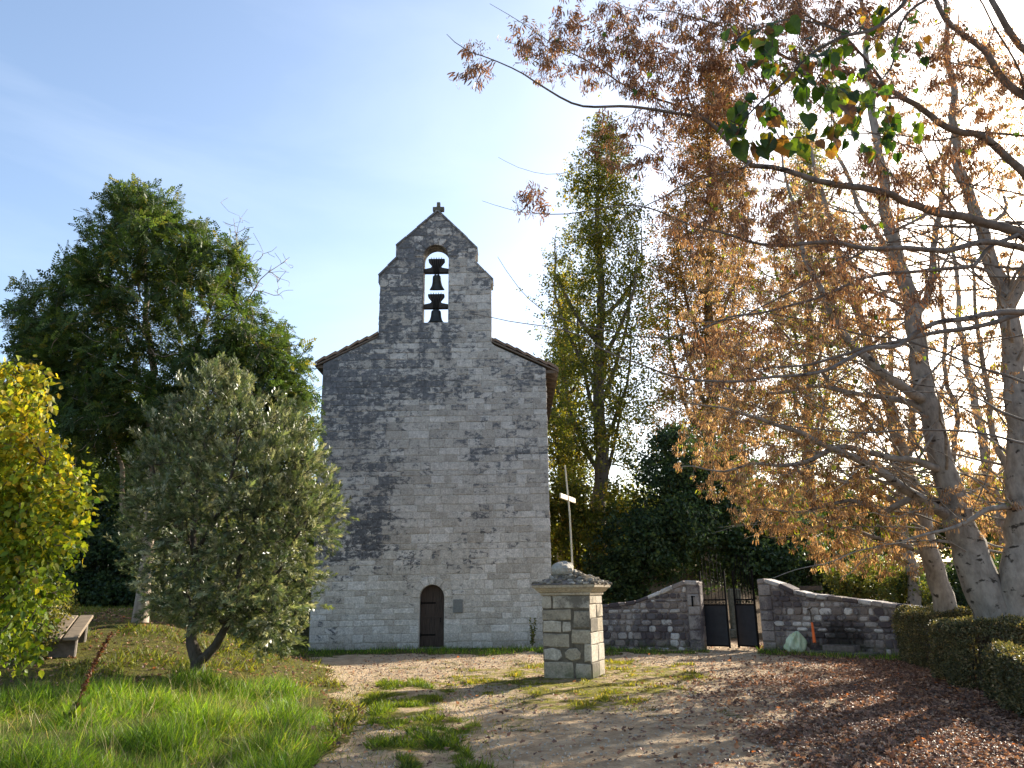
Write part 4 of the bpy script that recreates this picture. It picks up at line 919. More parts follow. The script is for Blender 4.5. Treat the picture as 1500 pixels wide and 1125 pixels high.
def olive():
    Y = 13.5; b = at(287, 996, Y); b[2] = float(height(b[0], b[1])); T = Tree(.16)
    T.limb(*lp([(287, 1012, Y, .17), (287, 996, Y, .15), (288, 975, Y, .125), (290, 962, Y, .115), (284, 935, Y, .09), (283, 890, Y, .075), (287, 830, Y, .06), (288, 740, Y, .045), (300, 640, Y, .03), (310, 560, Y, .012)]))
    T.limb(*lp([(290, 970, Y, .09), (304, 962, Y, .085), (316, 945, Y, .08), (325, 920, Y, .06), (345, 860, Y, .05), (370, 780, Y, .04), (390, 700, Y, .02)]))
    T.limb(*lp([(284, 900, Y, .05), (265, 820, Y + .3, .04), (240, 730, Y + .4, .03), (225, 660, Y + .3, .012)]))
    T.limb(*lp([(287, 820, Y, .045), (330, 720, Y - .4, .03), (350, 640, Y - .5, .015)]))
    T.limb(*lp([(325, 910, Y, .05), (380, 860, Y - .3, .035), (430, 800, Y - .4, .02), (465, 740, Y - .3, .01)]))
    T.grow(ell([(320, 615, 80, 90, Y, 1.2, 230), (250, 690, 75, 105, Y, 1.3, 210), (395, 665, 75, 95, Y, 1.2, 230), (330, 740, 150, 95, Y, 1.8, 330), (425, 770, 82, 85, Y, 1.2, 220), (240, 800, 72, 85, Y, 1.3, 150),
                (350, 850, 135, 80, Y, 1.6, 260), (400, 905, 55, 62, Y, 1.0, 110), (290, 880, 90, 40, Y, 1.1, 90), (330, 560, 42, 34, Y, .6, 60), (440, 690, 55, 70, Y, .8, 90)]), wob=.08)
    t = put_tree('olive_tree', 'silvery green olive tree with a forked trunk in front of the chapel', 'tree', T, b, 'bark_olive', None, .004)
    P, D = T.tips(10500, .05, .2, .02); n = len(P)
    c = b + np.array([.4, 0, 3.0]); d = norm(norm(P - c) * .6 + D * .7 + rng.normal(0, .4, (n, 3)) + np.array([0, 0, .6]))
    leaves('crown', M['leaf_olive'], t, *SPRIG, P, d, rdir(n), rng.uniform(.09, .21, n), rcol(n, 1.1), b)
olive()

def yellow_tree():
    Y = 8.0; b = at(-60, 1080, Y); b[2] = float(height(b[0], b[1])); T = Tree(.15)
    T.limb(*lp([(-60, 1100, Y, .07), (-57, 940, Y, .055), (-40, 780, Y, .05), (-20, 660, Y, .03), (0, 560, Y, .012)]))
    T.limb(*lp([(-55, 880, Y, .04), (0, 800, Y, .03), (60, 740, Y, .02), (100, 690, Y, .01)]))
    T.limb(*lp([(-57, 940, Y, .04), (0, 880, Y - .2, .03), (50, 840, Y - .3, .02)]))
    T.grow(ell([(0, 610, 62, 70, Y, .8, 130), (30, 690, 85, 80, Y, .65, 190), (50, 770, 92, 70, Y, .65, 190), (85, 720, 60, 50, Y, .5, 50), (35, 575, 40, 45, Y, .4, 30), (20, 850, 80, 60, Y, .8, 130), (-60, 760, 90, 150, Y, .8, 170), (10, 560, 24, 30, Y, .4, 25), (10, 930, 55, 60, Y, .5, 80)]), wob=.1)
    t = put_tree('lime_shrub', 'yellow green lime sapling catching the sun at the left edge', 'tree', T, b, 'bark_dark', None, .004)
    P, D = T.tips(12500, .055, .25, .03); n = len(P); c = rcol(n); c[:, 0] = np.clip(c[:, 0] * .6 + .4 * sst(-.3, 1.2, P[:, 2] - 1.9 + rng.normal(0, .6, n)), 0, 1)
    leaves('crown', M['leaf_yellow'], t, *BROAD, P, norm(D * .4 + rng.normal(0, .5, (n, 3)) + np.array([0, 0, -.5])), rdir(n, .8), rng.uniform(.045, .088, n), c, b)
yellow_tree()

def poplar(label, px, Y, top, hw, leafm, n, seed, bot=830, group='poplars beyond the cemetery wall'):
    b = at(px, bot, Y); b[2] = float(height(b[0], b[1])); T = Tree(.5); g = np.linspace(0, 1, 9)
    k = 1120 / Y
    T.limb(*lp([(px + 3 * math.sin(i * 2.1 + seed), bot + 20 + (top + 25 - bot - 20) * u, Y, .42 * (1 - u) ** .8 + .02) for i, u in enumerate(g)]))
    rr = np.random.default_rng(seed)
    for q in range(9):
        u0 = .16 + .05 * q; y0 = bot + (top - bot) * u0; s = -1 if q % 2 else 1; e = hw * rr.uniform(.35, .85); ln = (bot - top) * rr.uniform(.28, .42)
        dY = rr.uniform(-1.5, 1.5); y2 = max(y0 - ln, top + 150)
        T.limb(*lp([(px, y0, Y, .13), (px + s * e * .5, y0 - (y0 - y2) * .3, Y + dY * .5, .10), (px + s * e * .85, y0 - (y0 - y2) * .65, Y + dY, .06), (px + s * e * .85, y2, Y + dY, .012)]))
    E_ = []
    H = bot - top
    for q in range(15):
        u = .26 + .72 * q / 14; rw = hw * (min(1, (1.02 - u) * 2.6) ** .6) * (.75 + .25 * math.sin(3.1 * min(1, u * 1.3))); 
        E_.append((px + rr.uniform(-.25, .25) * hw, bot - H * u, rw * 1.12, H * .06, Y, rw / k * 1.0, 64))
    T.grow(ell(E_), back=1.0, wob=.05)
    t = put_tree('poplar_tree', label, 'tree', T, b, 'bark_poplar', group, .009, .006)
    P, D = T.tips(n, .34, .3, .05); m = len(P)
    leaves('crown', M[leafm], t, *CLUMP6, P, norm(D + rng.normal(0, .6, (m, 3))), rdir(m), rng.uniform(.15, .30, m), rcol(m), b)
poplar('green gold columnar poplar standing right beside the chapel beyond the wall', 878, 38, 190, 90, 'leaf_poplar', 9500, 3)
poplar('rusty brown columnar poplar seen through the lime branches', 1040, 42, 110, 96, 'leaf_brown', 15000, 8)
poplar('thin yellowing poplar with a slim crown between chapel corner and the green gold poplar', 828, 41, 400, 30, 'leaf_poplar', 3200, 5, 815)

poplar('green tinged poplar furthest right, half hidden in the lime canopy', 1185, 46, 190, 70, 'leaf_poplar', 7000, 12, 815)

# ---- the limes (lindens) on the right
def linden(label, limbs, targets, nb, seed, base=None, big=0, bract=.085, leafn=0, wob=.10, r0=.0035, green=.04, minr=0.0, bark='bark_linden', seg=.22, tmpl=BRACT3, fan=None, bmat='bract', sweep=None):
    T = Tree(seg)
    for l in limbs: T.limb(*lp(l))
    if fan: T.fan(*fan)
    if sweep: T.sweep(*sweep)
    b = T.P[0].copy() if base is None else np.array(base); b[2] = float(height(b[0], b[1]))
    T.grow(ell(targets), back=.8, wob=wob)
    t = put_tree('lime_tree', label, 'tree', T, b, bark, 'lime trees along the hedge', r0, minr)
    r = np.random.default_rng(seed); P, D = T.tips(nb, .035, .15, .016, r); m = len(P)
    c = rcol(m, .9, r); c[:, 0] = np.where(r.random(m) < green, .98, c[:, 0] * .95)
    leaves('crown', M[bmat], t, *tmpl, P, norm(r.normal(0, .42, (m, 3)) + np.array([0, 0, -1.0]) + D * .25), r.normal(0, 1, (m, 3)) + .001, bract * np.where(r.random(m) < .14, r.uniform(1.2, 1.7, m), r.uniform(.55, 1.15, m)), c, b)
    if leafn:
        P, D = T.tips(leafn, .05, .2, .016, r); m = len(P); c = rcol(m, 1, r); c[:, 0] = np.where(r.random(m) < .62, r.uniform(.5, .8, m), .98)
        leaves('last_leaves', M['leaf_linden'], t, *HEART, P, norm(r.normal(0, .35, (m, 3)) + np.array([0, 0, -1.])), r.normal(0, 1, (m, 3)), r.uniform(.05, .10, m), c, b)
    return T, t, b
yA = 14.6
linden('leaning lime trunk nearest the clipped hedge with long boughs reaching left', [
    [(1484, 1000, yA, .48), (1472, 955, yA, .42), (1449, 890, yA, .36), (1418, 800, yA, .30), (1385, 700, yA, .22), (1356, 580, yA, .19), (1335, 450, yA, .16), (1305, 330, yA, .12), (1285, 200, yA, .09), (1272, 80, yA, .06), (1258, -40, yA, .03)],
    [(1402, 765, yA, .11), (1362, 737, yA - .2, .095), (1310, 706, yA - .6, .08), (1235, 662, yA - 1, .06), (1180, 640, yA - 1.2, .045), (1110, 612, yA - 1.4, .03), (1060, 600, yA - 1.6, .018), (985, 590, yA - 1.8, .008)],
    [(1385, 690, yA, .08), (1330, 672, yA - .4, .065), (1240, 655, yA - .8, .05), (1160, 680, yA - 1, .035), (1085, 684, yA - 1.2, .02), (1000, 690, yA - 1.4, .008)],
    [(1398, 745, yA, .085), (1335, 733, yA + .3, .07), (1295, 752, yA + .4, .055), (1240, 738, yA + .5, .04), (1160, 752, yA + .5, .02), (1090, 745, yA + .5, .008)],
    [(1356, 590, yA, .10), (1300, 555, yA - .3, .085), (1235, 480, yA - .5, .07), (1195, 405, yA - .6, .055), (1170, 330, yA - .7, .04), (1150, 240, yA - .8, .02), (1140, 150, yA - .9, .008)],
    [(1352, 600, yA, .07), (1290, 582, yA + .5, .06), (1200, 566, yA + .8, .045), (1120, 575, yA + 1, .03), (1030, 560, yA + 1, .012)],
    [(1340, 480, yA, .09), (1368, 380, yA + .3, .07), (1380, 280, yA + .5, .05), (1398, 150, yA + .6, .03), (1405, 20, yA + .6, .012)],
    [(1322, 400, yA, .07), (1260, 310, yA + .4, .05), (1225, 210, yA + .6, .035), (1205, 90, yA + .7, .015)],
    [(1425, 840, yA, .07), (1400, 720, yA + .7, .06), (1398, 600, yA + .9, .05), (1380, 480, yA + 1, .04), (1370, 350, yA + 1, .02)],
], [(1180, 640, 190, 80, yA - .6, 1.6, 230), (1150, 720, 150, 62, yA - .2, 1.4, 150), (1230, 480, 150, 120, yA, 1.8, 190), (1240, 280, 150, 130, yA, 1.8, 150), (1330, 130, 150, 140, yA, 1.8, 110), (1080, 560, 120, 70, yA - 1, 1, 120), (1310, 780, 60, 40, yA, 1, 30), (1300, 380, 130, 150, yA + .6, 1.6, 200), (1400, 200, 110, 160, yA + .5, 1.4, 140), (1180, 420, 120, 110, yA, 1.4, 120)], 12500, 21, green=.05, sweep=(40, 2.0, 9, 5.2, 51), leafn=260, r0=.0046, fan=(48, 2.2, 9.5, 3.2, 41))
yB = 14.3
linden('upright lime trunk at the right edge rising from the same stool as the leaning lime', [
    [(1492, 1000, yB, .36), (1490, 930, yB, .31), (1494, 800, yB, .27), (1492, 680, yB, .23), (1486, 560, yB, .20), (1476, 440, yB, .17), (1455, 385, yB, .14), (1425, 310, yB, .11), (1398, 200, yB, .08), (1385, 60, yB, .05), (1378, -60, yB, .02)],
    [(1478, 450, yB, .12), (1520, 360, yB, .10), (1545, 250, yB, .08), (1560, 100, yB, .05), (1570, -50, yB, .02)],
    [(1492, 700, yB, .08), (1455, 640, yB + .6, .06), (1440, 520, yB + .8, .045), (1425, 400, yB + .9, .03), (1420, 250, yB + 1, .012)],
    [(1492, 740, yB, .06), (1450, 745, yB - .3, .05), (1380, 775, yB - .6, .03), (1310, 790, yB - .8, .012)],
], [(1440, 560, 80, 120, yB + .5, 1.4, 90), (1440, 300, 110, 130, yB, 1.6, 100), (1450, 100, 110, 120, yB, 1.6, 80), (1560, 350, 90, 200, yB, 1.6, 80), (1420, 740, 90, 50, yB, 1, 60), (1470, 450, 60, 150, yB + .8, 1.4, 120), (1450, 180, 80, 150, yB + .5, 1.4, 110)], 6000, 22, green=.05, sweep=(34, 2.0, 9, 5.5, 52), leafn=90, r0=.0046, fan=(40, 2.2, 9.5, 2.8, 42))
yC = 16.8
linden('grey lime trunk standing just behind the middle hedge', [
    [(1396, 935, yC, .27), (1380, 870, yC, .215), (1357, 780, yC, .18), (1335, 700, yC, .17), (1310, 620, yC, .14), (1278, 530, yC, .11), (1245, 430, yC, .09), (1215, 330, yC, .06), (1190, 210, yC, .03)],
    [(1352, 770, yC, .09), (1290, 720, yC, .07), (1220, 700, yC, .05), (1140, 690, yC, .02)],
    [(1330, 690, yC, .09), (1340, 560, yC + .5, .07), (1330, 430, yC + .6, .05), (1310, 280, yC + .6, .02)],
    [(1312, 630, yC, .07), (1230, 570, yC - .5, .05), (1160, 500, yC - .7, .03), (1100, 430, yC - .7, .012)],
    [(1365, 820, yC, .06), (1300, 790, yC, .05), (1230, 775, yC - .3, .03), (1170, 770, yC - .3, .012)],
], [(1220, 740, 150, 72, yC, 2.2, 260), (1180, 640, 170, 90, yC, 2.4, 230), (1180, 500, 150, 110, yC, 2.4, 260), (1120, 350, 130, 120, yC, 2.2, 240), (1060, 480, 90, 120, yC, 1.8, 170), (1230, 420, 110, 130, yC, 2, 170), (1330, 620, 80, 110, yC, 1.6, 90), (1270, 820, 100, 30, yC, 1.6, 70), (1310, 560, 100, 150, yC, 2, 110), (1060, 650, 90, 80, yC, 1.6, 100)], 17500, 23, green=.06, sweep=(26, 2.2, 9, 4.5, 53), leafn=520, seg=.26, r0=.0052, minr=.0, bract=.095, fan=(26, 2.6, 9, 3.2, 43))
yD = 25.5
linden('slender lime trunk furthest along the row above the cemetery wall', [
    [(1342, 900, yD, .22), (1335, 840, yD, .18), (1322, 760, yD, .15), (1312, 660, yD, .12), (1305, 560, yD, .09), (1300, 450, yD, .05)],
    [(1330, 800, yD, .08), (1280, 740, yD, .06), (1230, 690, yD, .03)], [(1315, 680, yD, .08), (1370, 600, yD, .06), (1400, 500, yD, .03)],
], [(1350, 680, 70, 60, yD, 1.8, 30), (1420, 690, 80, 80, yD, 2.2, 40)], 1200, 24, green=.12, leafn=120, seg=.4, r0=.006, minr=.007, bract=.13)
yG = 22.0
linden('pale gold lime glowing in the sun between the two big trunks', [
    [(1500, 900, yG, .2), (1470, 780, yG, .16), (1440, 650, yG, .12), (1415, 520, yG, .09), (1400, 400, yG, .06), (1390, 250, yG, .02)],
    [(1472, 790, yG, .08), (1500, 650, yG, .06), (1520, 500, yG, .03)],
], [(1460, 740, 95, 95, yG, 2.2, 150), (1450, 640, 80, 80, yG, 2.2, 70), (1560, 720, 100, 110, yG, 2, 100), (1420, 500, 60, 90, yG, 1.6, 40)], 4800, 25, green=.16, seg=.35, r0=.005, minr=.006, bract=.12)

# the lime outside the frame on the right; its boughs hang over the picture
eb = at(1660, 760, 9.6); eb[2] = float(height(eb[0], eb[1]))
TE, tE, bE = linden('overhanging lime with dry brown bracts and big green leaves across the upper right', [
    [(1668, 1150, 9.6, .30), (1655, 900, 9.6, .26), (1640, 700, 9.6, .23), (1620, 470, 9.6, .20), (1600, 300, 9.4, .16), (1570, 120, 9.2, .12), (1540, -80, 9, .08), (1510, -260, 8.8, .03)],
    [(1612, 420, 9.5, 0.0780), (1500, 345, 9.3, 0.0663), (1400, 312, 9.0, 0.0546), (1290, 278, 8.7, 0.0437), (1200, 262, 8.4, 0.0359), (1100, 235, 8.2, 0.0296), (1060, 192, 8.1, 0.0250), (960, 160, 7.9, 0.0187), (860, 150, 7.7, 0.0133), (760, 112, 7.5, 0.0086), (690, 75, 7.4, 0.0055), (655, 45, 7.3, 0.0031)],
    [(1600, 310, 9.4, 0.0663), (1500, 255, 9.2, 0.0546), (1410, 192, 9, 0.0452), (1320, 140, 8.8, 0.0351), (1200, 96, 8.6, 0.0250), (1100, 58, 8.4, 0.0156), (1000, 30, 8.2, 0.0078), (900, 0, 8, 0.0039)],
    [(1062, 194, 8.1, 0.0172), (1000, 152, 8.3, 0.0140), (930, 128, 8.4, 0.0117), (860, 88, 8.5, 0.0094), (780, 45, 8.5, 0.0062), (722, 4, 8.5, 0.0031)],
    [(1580, 190, 9.2, 0.0624), (1490, 128, 9.0, 0.0507), (1420, 62, 8.8, 0.0390), (1378, 10, 8.7, 0.0312), (1340, -70, 8.6, 0.0156)],
    [(1560, 90, 9.1, 0.0546), (1500, 62, 8.9, 0.0468), (1455, 0, 8.8, 0.0351), (1420, -80, 8.8, 0.0156)],
    [(1612, 440, 9.5, 0.0702), (1500, 360, 9.1, 0.0468), (1400, 363, 8.8, 0.0351), (1280, 361, 8.5, 0.0281), (1180, 360, 8.3, 0.0218), (1090, 350, 8.1, 0.0156), (1020, 325, 8, 0.0109), (930, 302, 7.8, 0.0078), (830, 309, 7.6, 0.0055), (765, 306, 7.5, 0.0039), (711, 288, 7.4, 0.0023)],
    [(1616, 455, 9.5, 0.0702), (1500, 452, 9.0, 0.0429), (1400, 470, 8.7, 0.0328), (1320, 500, 8.4, 0.0265), (1220, 540, 8.1, 0.0203), (1130, 555, 7.9, 0.0156), (1030, 552, 7.7, 0.0117), (930, 528, 7.5, 0.0086), (820, 490, 7.3, 0.0055), (745, 470, 7.2, 0.0039), (685, 455, 7.1, 0.0023)],
    [(1618, 475, 9.5, 0.0624), (1500, 462, 9.8, 0.0390), (1370, 486, 9.9, 0.0296), (1280, 505, 10, 0.0234), (1180, 535, 10, 0.0172), (1100, 552, 10, 0.0094)],
    [(1500, 352, 9.2, 0.0312), (1420, 382, 9, 0.0250), (1300, 405, 8.8, 0.0203), (1150, 445, 8.5, 0.0140), (1000, 489, 8.2, 0.0094), (900, 489, 8, 0.0070), (815, 465, 7.8, 0.0047), (765, 430, 7.7, 0.0035), (738, 386, 7.6, 0.0023)],
    [(1100, 236, 8.2, 0.0140), (1000, 270, 8, 0.0094), (900, 330, 7.8, 0.0055), (830, 350, 7.7, 0.0031)],
    [(1040, 330, 8, 0.0094), (960, 215, 7.9, 0.0062), (880, 235, 7.8, 0.0047), (790, 245, 7.7, 0.0031), (726, 228, 7.6, 0.0020)],
    [(1320, 142, 8.8, 0.0234), (1220, 40, 8.4, 0.0156), (1120, -40, 8.2, 0.0078)],
    [(1270, 361, 8.5, 0.0156), (1150, 430, 8.4, 0.0109), (1060, 470, 8.3, 0.0070), (960, 455, 8.2, 0.0039)],
], [(950, 70, 190, 75, 8.2, .7, 190), (850, 60, 120, 75, 8.2, .5, 90), (1120, 90, 150, 100, 8.5, .9, 190), (1280, 60, 150, 90, 8.6, .9, 170), (1060, 300, 120, 80, 8.1, .7, 60), (960, 210, 120, 60, 7.9, .5, 60), (1250, 400, 160, 90, 8.6, .8, 80), (690, 90, 30, 40, 7.4, .15, 16), (780, 285, 34, 26, 7.6, .2, 12), (1430, 120, 100, 120, 9, .9, 110), (1080, 520, 100, 50, 8, .5, 20), (1150, 20, 150, 40, 8.4, .8, 120), (1330, 250, 130, 60, 8.8, .8, 90), (1000, 120, 100, 60, 8.2, .5, 90), (1150, 330, 120, 60, 8.4, .6, 50)],
    15500, 26, base=eb, green=.01, bract=.068, wob=.07, r0=.0027, seg=.14, bark='bark_bough', bmat='bract_dark', sweep=(16, 2.0, 8, 5.0, 54))
def near_sprig():
    """The low bough with the big green leaves."""
    T = Tree(.08)
    T.limb(*lp([(1560, 60, 8.0, .06), (1480, -90, 6.6, .045), (1380, -60, 5.4, .022), (1290, 20, 4.9, .014), (1200, 90, 4.6, .010), (1130, 140, 4.4, .007), (1085, 185, 4.3, .004)]))
    T.limb(*lp([(1380, -60, 5.4, .014), (1340, 40, 5.1, .010), (1300, 130, 5.0, .006), (1270, 190, 4.9, .004)]))
    T.limb(*lp([(1260, 40, 4.8, .008), (1150, 20, 4.5, .006), (1070, 60, 4.4, .004)]))
    T.grow(ell([(1130, 60, 80, 50, 4.5, .25, 34), (1210, 110, 90, 60, 4.7, .3, 44), (1100, 170, 45, 40, 4.35, .15, 22), (1290, 170, 80, 50, 4.95, .25, 40), (1180, 200, 70, 30, 4.6, .2, 16), (1300, 40, 90, 50, 5, .3, 30)]), wob=.08)
    T.radii(.0024); T.wood('low_bough', M['bark_dark'], tE, bE)
    r = np.random.default_rng(77); P, D = T.tips(330, .012, .2, .01, r); m = len(P)
    px, _ = proj(P); c = rcol(m, 1.1, r); sc = np.clip(r.lognormal(-2.48, .32, m), .045, .135) * np.where(px > 1260, .72, 1)
    d = norm(r.normal(0, .35, (m, 3)) + np.array([0, 0, -1.]) + D * .35); nn = norm(r.normal(0, .75, (m, 3)) + np.array([0, -1., .5]))
    k = len(HEART[0]); col = np.repeat(c[:, None], k, 1); col[:, :, 0] += r.normal(0, .06, (m, k))
    leaves('green_leaves', M['leaf_linden'], tE, *HEART, P + d * .01, d, nn, sc, col, bE)
    P, D = TE.tips(190, .04, .3, .008, r); m = len(P); c = rcol(m, .6, r); c[:, 0] = np.where(r.random(m) < .45, r.uniform(.25, .8, m), r.uniform(.86, 1, m))
    leaves('brown_leaves', M['leaf_linden'], tE, *HEART, P, norm(r.normal(0, .3, (m, 3)) + np.array([0, 0, -1.])), r.normal(0, 1, (m, 3)), r.uniform(.05, .095, m), c, bE)
    P, D = TE.tips(1500, .06, .2, .008, r); fr = MB()
    me_v = np.array([(0, 0, .5), (.5, 0, 0), (0, .5, 0), (-.5, 0, 0), (0, -.5, 0), (0, 0, -.5)])
    leaves('fruits', M['bark_dark'], tE, me_v, [[0, 1, 2], [0, 2, 3], [0, 3, 4], [0, 4, 1], [5, 2, 1], [5, 3, 2], [5, 4, 3], [5, 1, 4]], P - np.array([0, 0, .05]), rdir(len(P)), rdir(len(P)), .011, rcol(len(P)), bE)
near_sprig()

# ------------------------------------------------------------------ shrubs and woodland behind
def shrub(name, label, cat, px, py, Y, E_, leafm, n, size, group=None, tmpl=CLUMP6, bark='bark_dark', seg=.35, hmax=.03):
    b = at(px, py, Y); b[2] = float(height(b[0], b[1])); T = Tree(seg)
    top = min(e[1] for e in E_); tp = at(px + (E_[0][0] - px) * .6, top + 30, Y)
    Q = [b - np.array([0, 0, .1]), b * .6 + tp * .4, tp]; T.limb(Q, [.12, .08, .015])
    for e in E_[1:]: T.limb([Q[1] * .5 + b * .5, (Q[1] + at(e[0], e[1], e[4])) / 2 + np.array([0, 0, -.2]), at(e[0], e[1], e[4])], [.06, .045, .012])
    T.grow(ell(E_), wob=.1)
    t = thing(name, label, cat, tuple(b), 0, group); T.radii(.007); T.wood('stem', M[bark], t, b, .006)
    P, D = T.tips(n, size * .9, .2, .05); m = len(P)
    leaves('foliage', M[leafm], t, *tmpl, P, norm(D + rng.normal(0, .6, (m, 3))), rdir(m, .5), size * rng.uniform(.7, 1.3, m), rcol(m), b)
GB = 'dark evergreens beyond the cemetery wall'
shrub('evergreen_bush', 'dark round evergreen left of the gate behind the curved wall', 'bush', 940, 880, 32, [(950, 800, 80, 60, 32, 2.2, 120), (905, 850, 60, 45, 32, 1.8, 60), (990, 770, 70, 55, 32, 2, 90), (985, 690, 55, 60, 32.5, 1.8, 90)], 'leaf_dark', 4600, .26, GB)
shrub('evergreen_bush', 'dark tall evergreen directly behind the cemetery gate', 'bush', 1075, 880, 34, [(1070, 780, 85, 75, 34, 2.4, 130), (1040, 700, 75, 55, 34, 2.2, 100), (1120, 820, 60, 50, 33, 2, 70)], 'leaf_dark', 4200, .28, GB)
shrub('evergreen_bush', 'dark low evergreen above the right wall under the lime boughs', 'bush', 1190, 890, 33, [(1180, 840, 75, 40, 33, 2, 90), (1240, 830, 60, 40, 33, 2, 60), (1150, 780, 60, 55, 34, 2, 60)], 'leaf_dark', 2800, .27, GB)
shrub('laurel_bush', 'blue green laurel between the lime trunks behind the hedge', 'bush', 1400, 910, 27, [(1400, 870, 60, 36, 27, 1.6, 70), (1450, 850, 60, 50, 27, 1.6, 80), (1520, 860, 60, 50, 27, 1.6, 50), (1340, 885, 40, 20, 27, 1.2, 30)], 'leaf_dark', 2600, .22)
shrub('hazel_bush', 'green gold hazel at the foot of the green gold poplar', 'bush', 850, 860, 34, [(845, 790, 50, 60, 34, 1.8, 90), (835, 730, 38, 40, 34, 1.5, 60), (905, 760, 40, 60, 35, 1.6, 60), (880, 840, 60, 30, 34, 1.6, 40)], 'leaf_poplar', 2600, .24)
shrub('hazel_bush', 'yellowing loose hazel leaning over the top of the right wall', 'bush', 1270, 880, 27, [(1265, 850, 70, 28, 27, 1.5, 70), (1320, 860, 50, 26, 26, 1.2, 40)], 'leaf_mid', 1700, .17)
GL = 'shaded shrubs on the left bank'
for i, (lab, px, py, Y, E_, m, n, s) in enumerate([
    ('dark thicket filling the shade between yellow sapling and ash trunk', 140, 900, 29, [(140, 800, 90, 90, 29, 2.2, 130), (90, 720, 80, 80, 29, 2.2, 110), (170, 870, 60, 35, 28, 1.8, 50)], 'leaf_dark', 4200, .26),
    ('dark green shrub mass right behind the olive beside the chapel', 330, 900, 29, [(330, 790, 110, 110, 29, 2.2, 160), (400, 700, 70, 90, 29, 2, 90), (300, 890, 120, 50, 28, 2, 80), (420, 840, 50, 90, 28, 1.6, 70)], 'leaf_ash', 4800, .26),
    ('mid green shrub behind the ash trunk high on the bank', 240, 880, 31, [(240, 690, 110, 100, 31, 2.4, 130), (180, 620, 90, 60, 31, 2.2, 70)], 'leaf_ash', 3600, .27),
    ('dark bush at the far left edge behind the yellow sapling', 10, 900, 28, [(0, 780, 90, 130, 28, 2.4, 140), (50, 860, 70, 60, 27, 2, 70), (-40, 640, 80, 80, 29, 2, 60)], 'leaf_ash', 4000, .26)]):
    shrub('shrub', lab, 'bush', px, py, Y, E_, m, n, s, GL)
shrub('bramble_bush', 'pale straggling bramble beside the plank bench', 'bush', 40, 960, 15.0, [(50, 895, 48, 48, 14.2, .7, 130), (15, 925, 45, 50, 13.6, .7, 110), (60, 930, 24, 22, 13.2, .3, 30), (80, 885, 28, 30, 15.4, .5, 40)], 'leaf_mid', 2400, .085, None, CLUMP6, 'bark_pale', .2)

def wood():
    """The far wood on the rising ground: one mass."""
    r = np.random.default_rng(9); Pp = []; Dd = []; S = []
    for k in range(150):
        x = r.uniform(-75, 75); y = r.uniform(62, 95); h = r.uniform(6, 9.5) * (1 if x > -2 else 1.1); rad = r.uniform(2.6, 4.5); z = float(height(x, y))
        if abs(x / y - .075) < .012: h *= .75
        n = 170; d = norm(r.normal(0, 1, (n, 3))) * (r.random((n, 1)) ** .3); Pp.append(np.array([x, y, z + h * .55]) + d * np.array([rad, rad, h * .5])); Dd.append(d); S.append(r.uniform(.4, .8, n))
    P = np.vstack(Pp); D = np.vstack(Dd); n = len(P); c = rcol(n, 1, r)
    tag(leaves('far_wood', M['leaf_mid'], None, *CLUMP8, P, norm(D + r.normal(0, .5, (n, 3))), rdir(n, .4), np.concatenate(S) * 1.3, c), 'far wood of mixed green trees on the slope beyond the cemetery', 'wood', None, 'stuff')
wood()

# ------------------------------------------------------------------ clipped hedges
def hedge(label, A, B, wid, h, n, seed):
    A = np.array(A[:2]); B = np.array(B[:2]); L = np.linalg.norm(B - A); a = math.atan2(B[1] - A[1], B[0] - A[0]); c = (A + B) / 2; z = float(height(*c))
    t = thing('hedge', label, 'hedge', (c[0], c[1], z), a, 'clipped hedges in front of the limes'); r = np.random.default_rng(seed)
    V = []; s = r.random((n, 3)) * 2 - 1; f = r.choice(3, n, p=[.42, .12, .46]); sg = np.where(r.random(n) < .5, -1, 1); sg = np.where(f == 2, 1, sg)
    f2 = np.where(f == 0, 1, np.where(f == 1, 0, 2)); s[np.arange(n), f2] = sg * (1 - .16 * r.random(n) ** 2)
    p = s * np.array([L / 2, wid / 2, h / 2]); q = np.abs(s) ** 6; k = 1 - .10 * np.clip(q.sum(1) - 1, 0, 2); p = p * k[:, None] + np.array([0, 0, h / 2])
    nz = (fbm(p[:, 0] * 1.7 + seed, p[:, 1] * 1.7 + p[:, 2] * 1.3) - .5); nn = np.zeros((n, 3)); nn[np.arange(n), f2] = sg
    p += nn * nz[:, None] * .28
    leaves('foliage', M['leaf_hedge'], t, *CLUMP8, p, norm(nn + r.normal(0, .6, (n, 3))), r.normal(0, 1, (n, 3)), r.uniform(.05, .085, n), rcol(n, 1.1, r))
    T = MB()
    for _ in range(46):
        x, y = r.uniform(-.45, .45) * L, r.uniform(-.35, .35) * wid; x1, y1 = x + r.normal(0, .12), y + r.normal(0, .12)
        T.tube([(x, y, -.05), ((x + x1) / 2, (y + y1) / 2, h * .45), (x1, y1, h * .86)], [.014, .01, .004], 5)
    T.build('stems', M['bark_dark'], t)
hA = G3(1372, 1012)
hedge('far clipped hedge block ending at the cemetery wall', (9.5, 18.9), (8.9, 16.4), 1.1, 1.14, 6500, 1)
hedge('middle clipped hedge block with sunlit brown tinged top before the leaning lime', (8.5, 15.3), (7.75, 12.9), 1.25, 1.02, 8500, 2)
hedge('nearest shaded hedge block at the right edge of the leaf covered ground', (7.6, 12.0), (6.75, 9.6), 1.25, .74, 9000, 3)

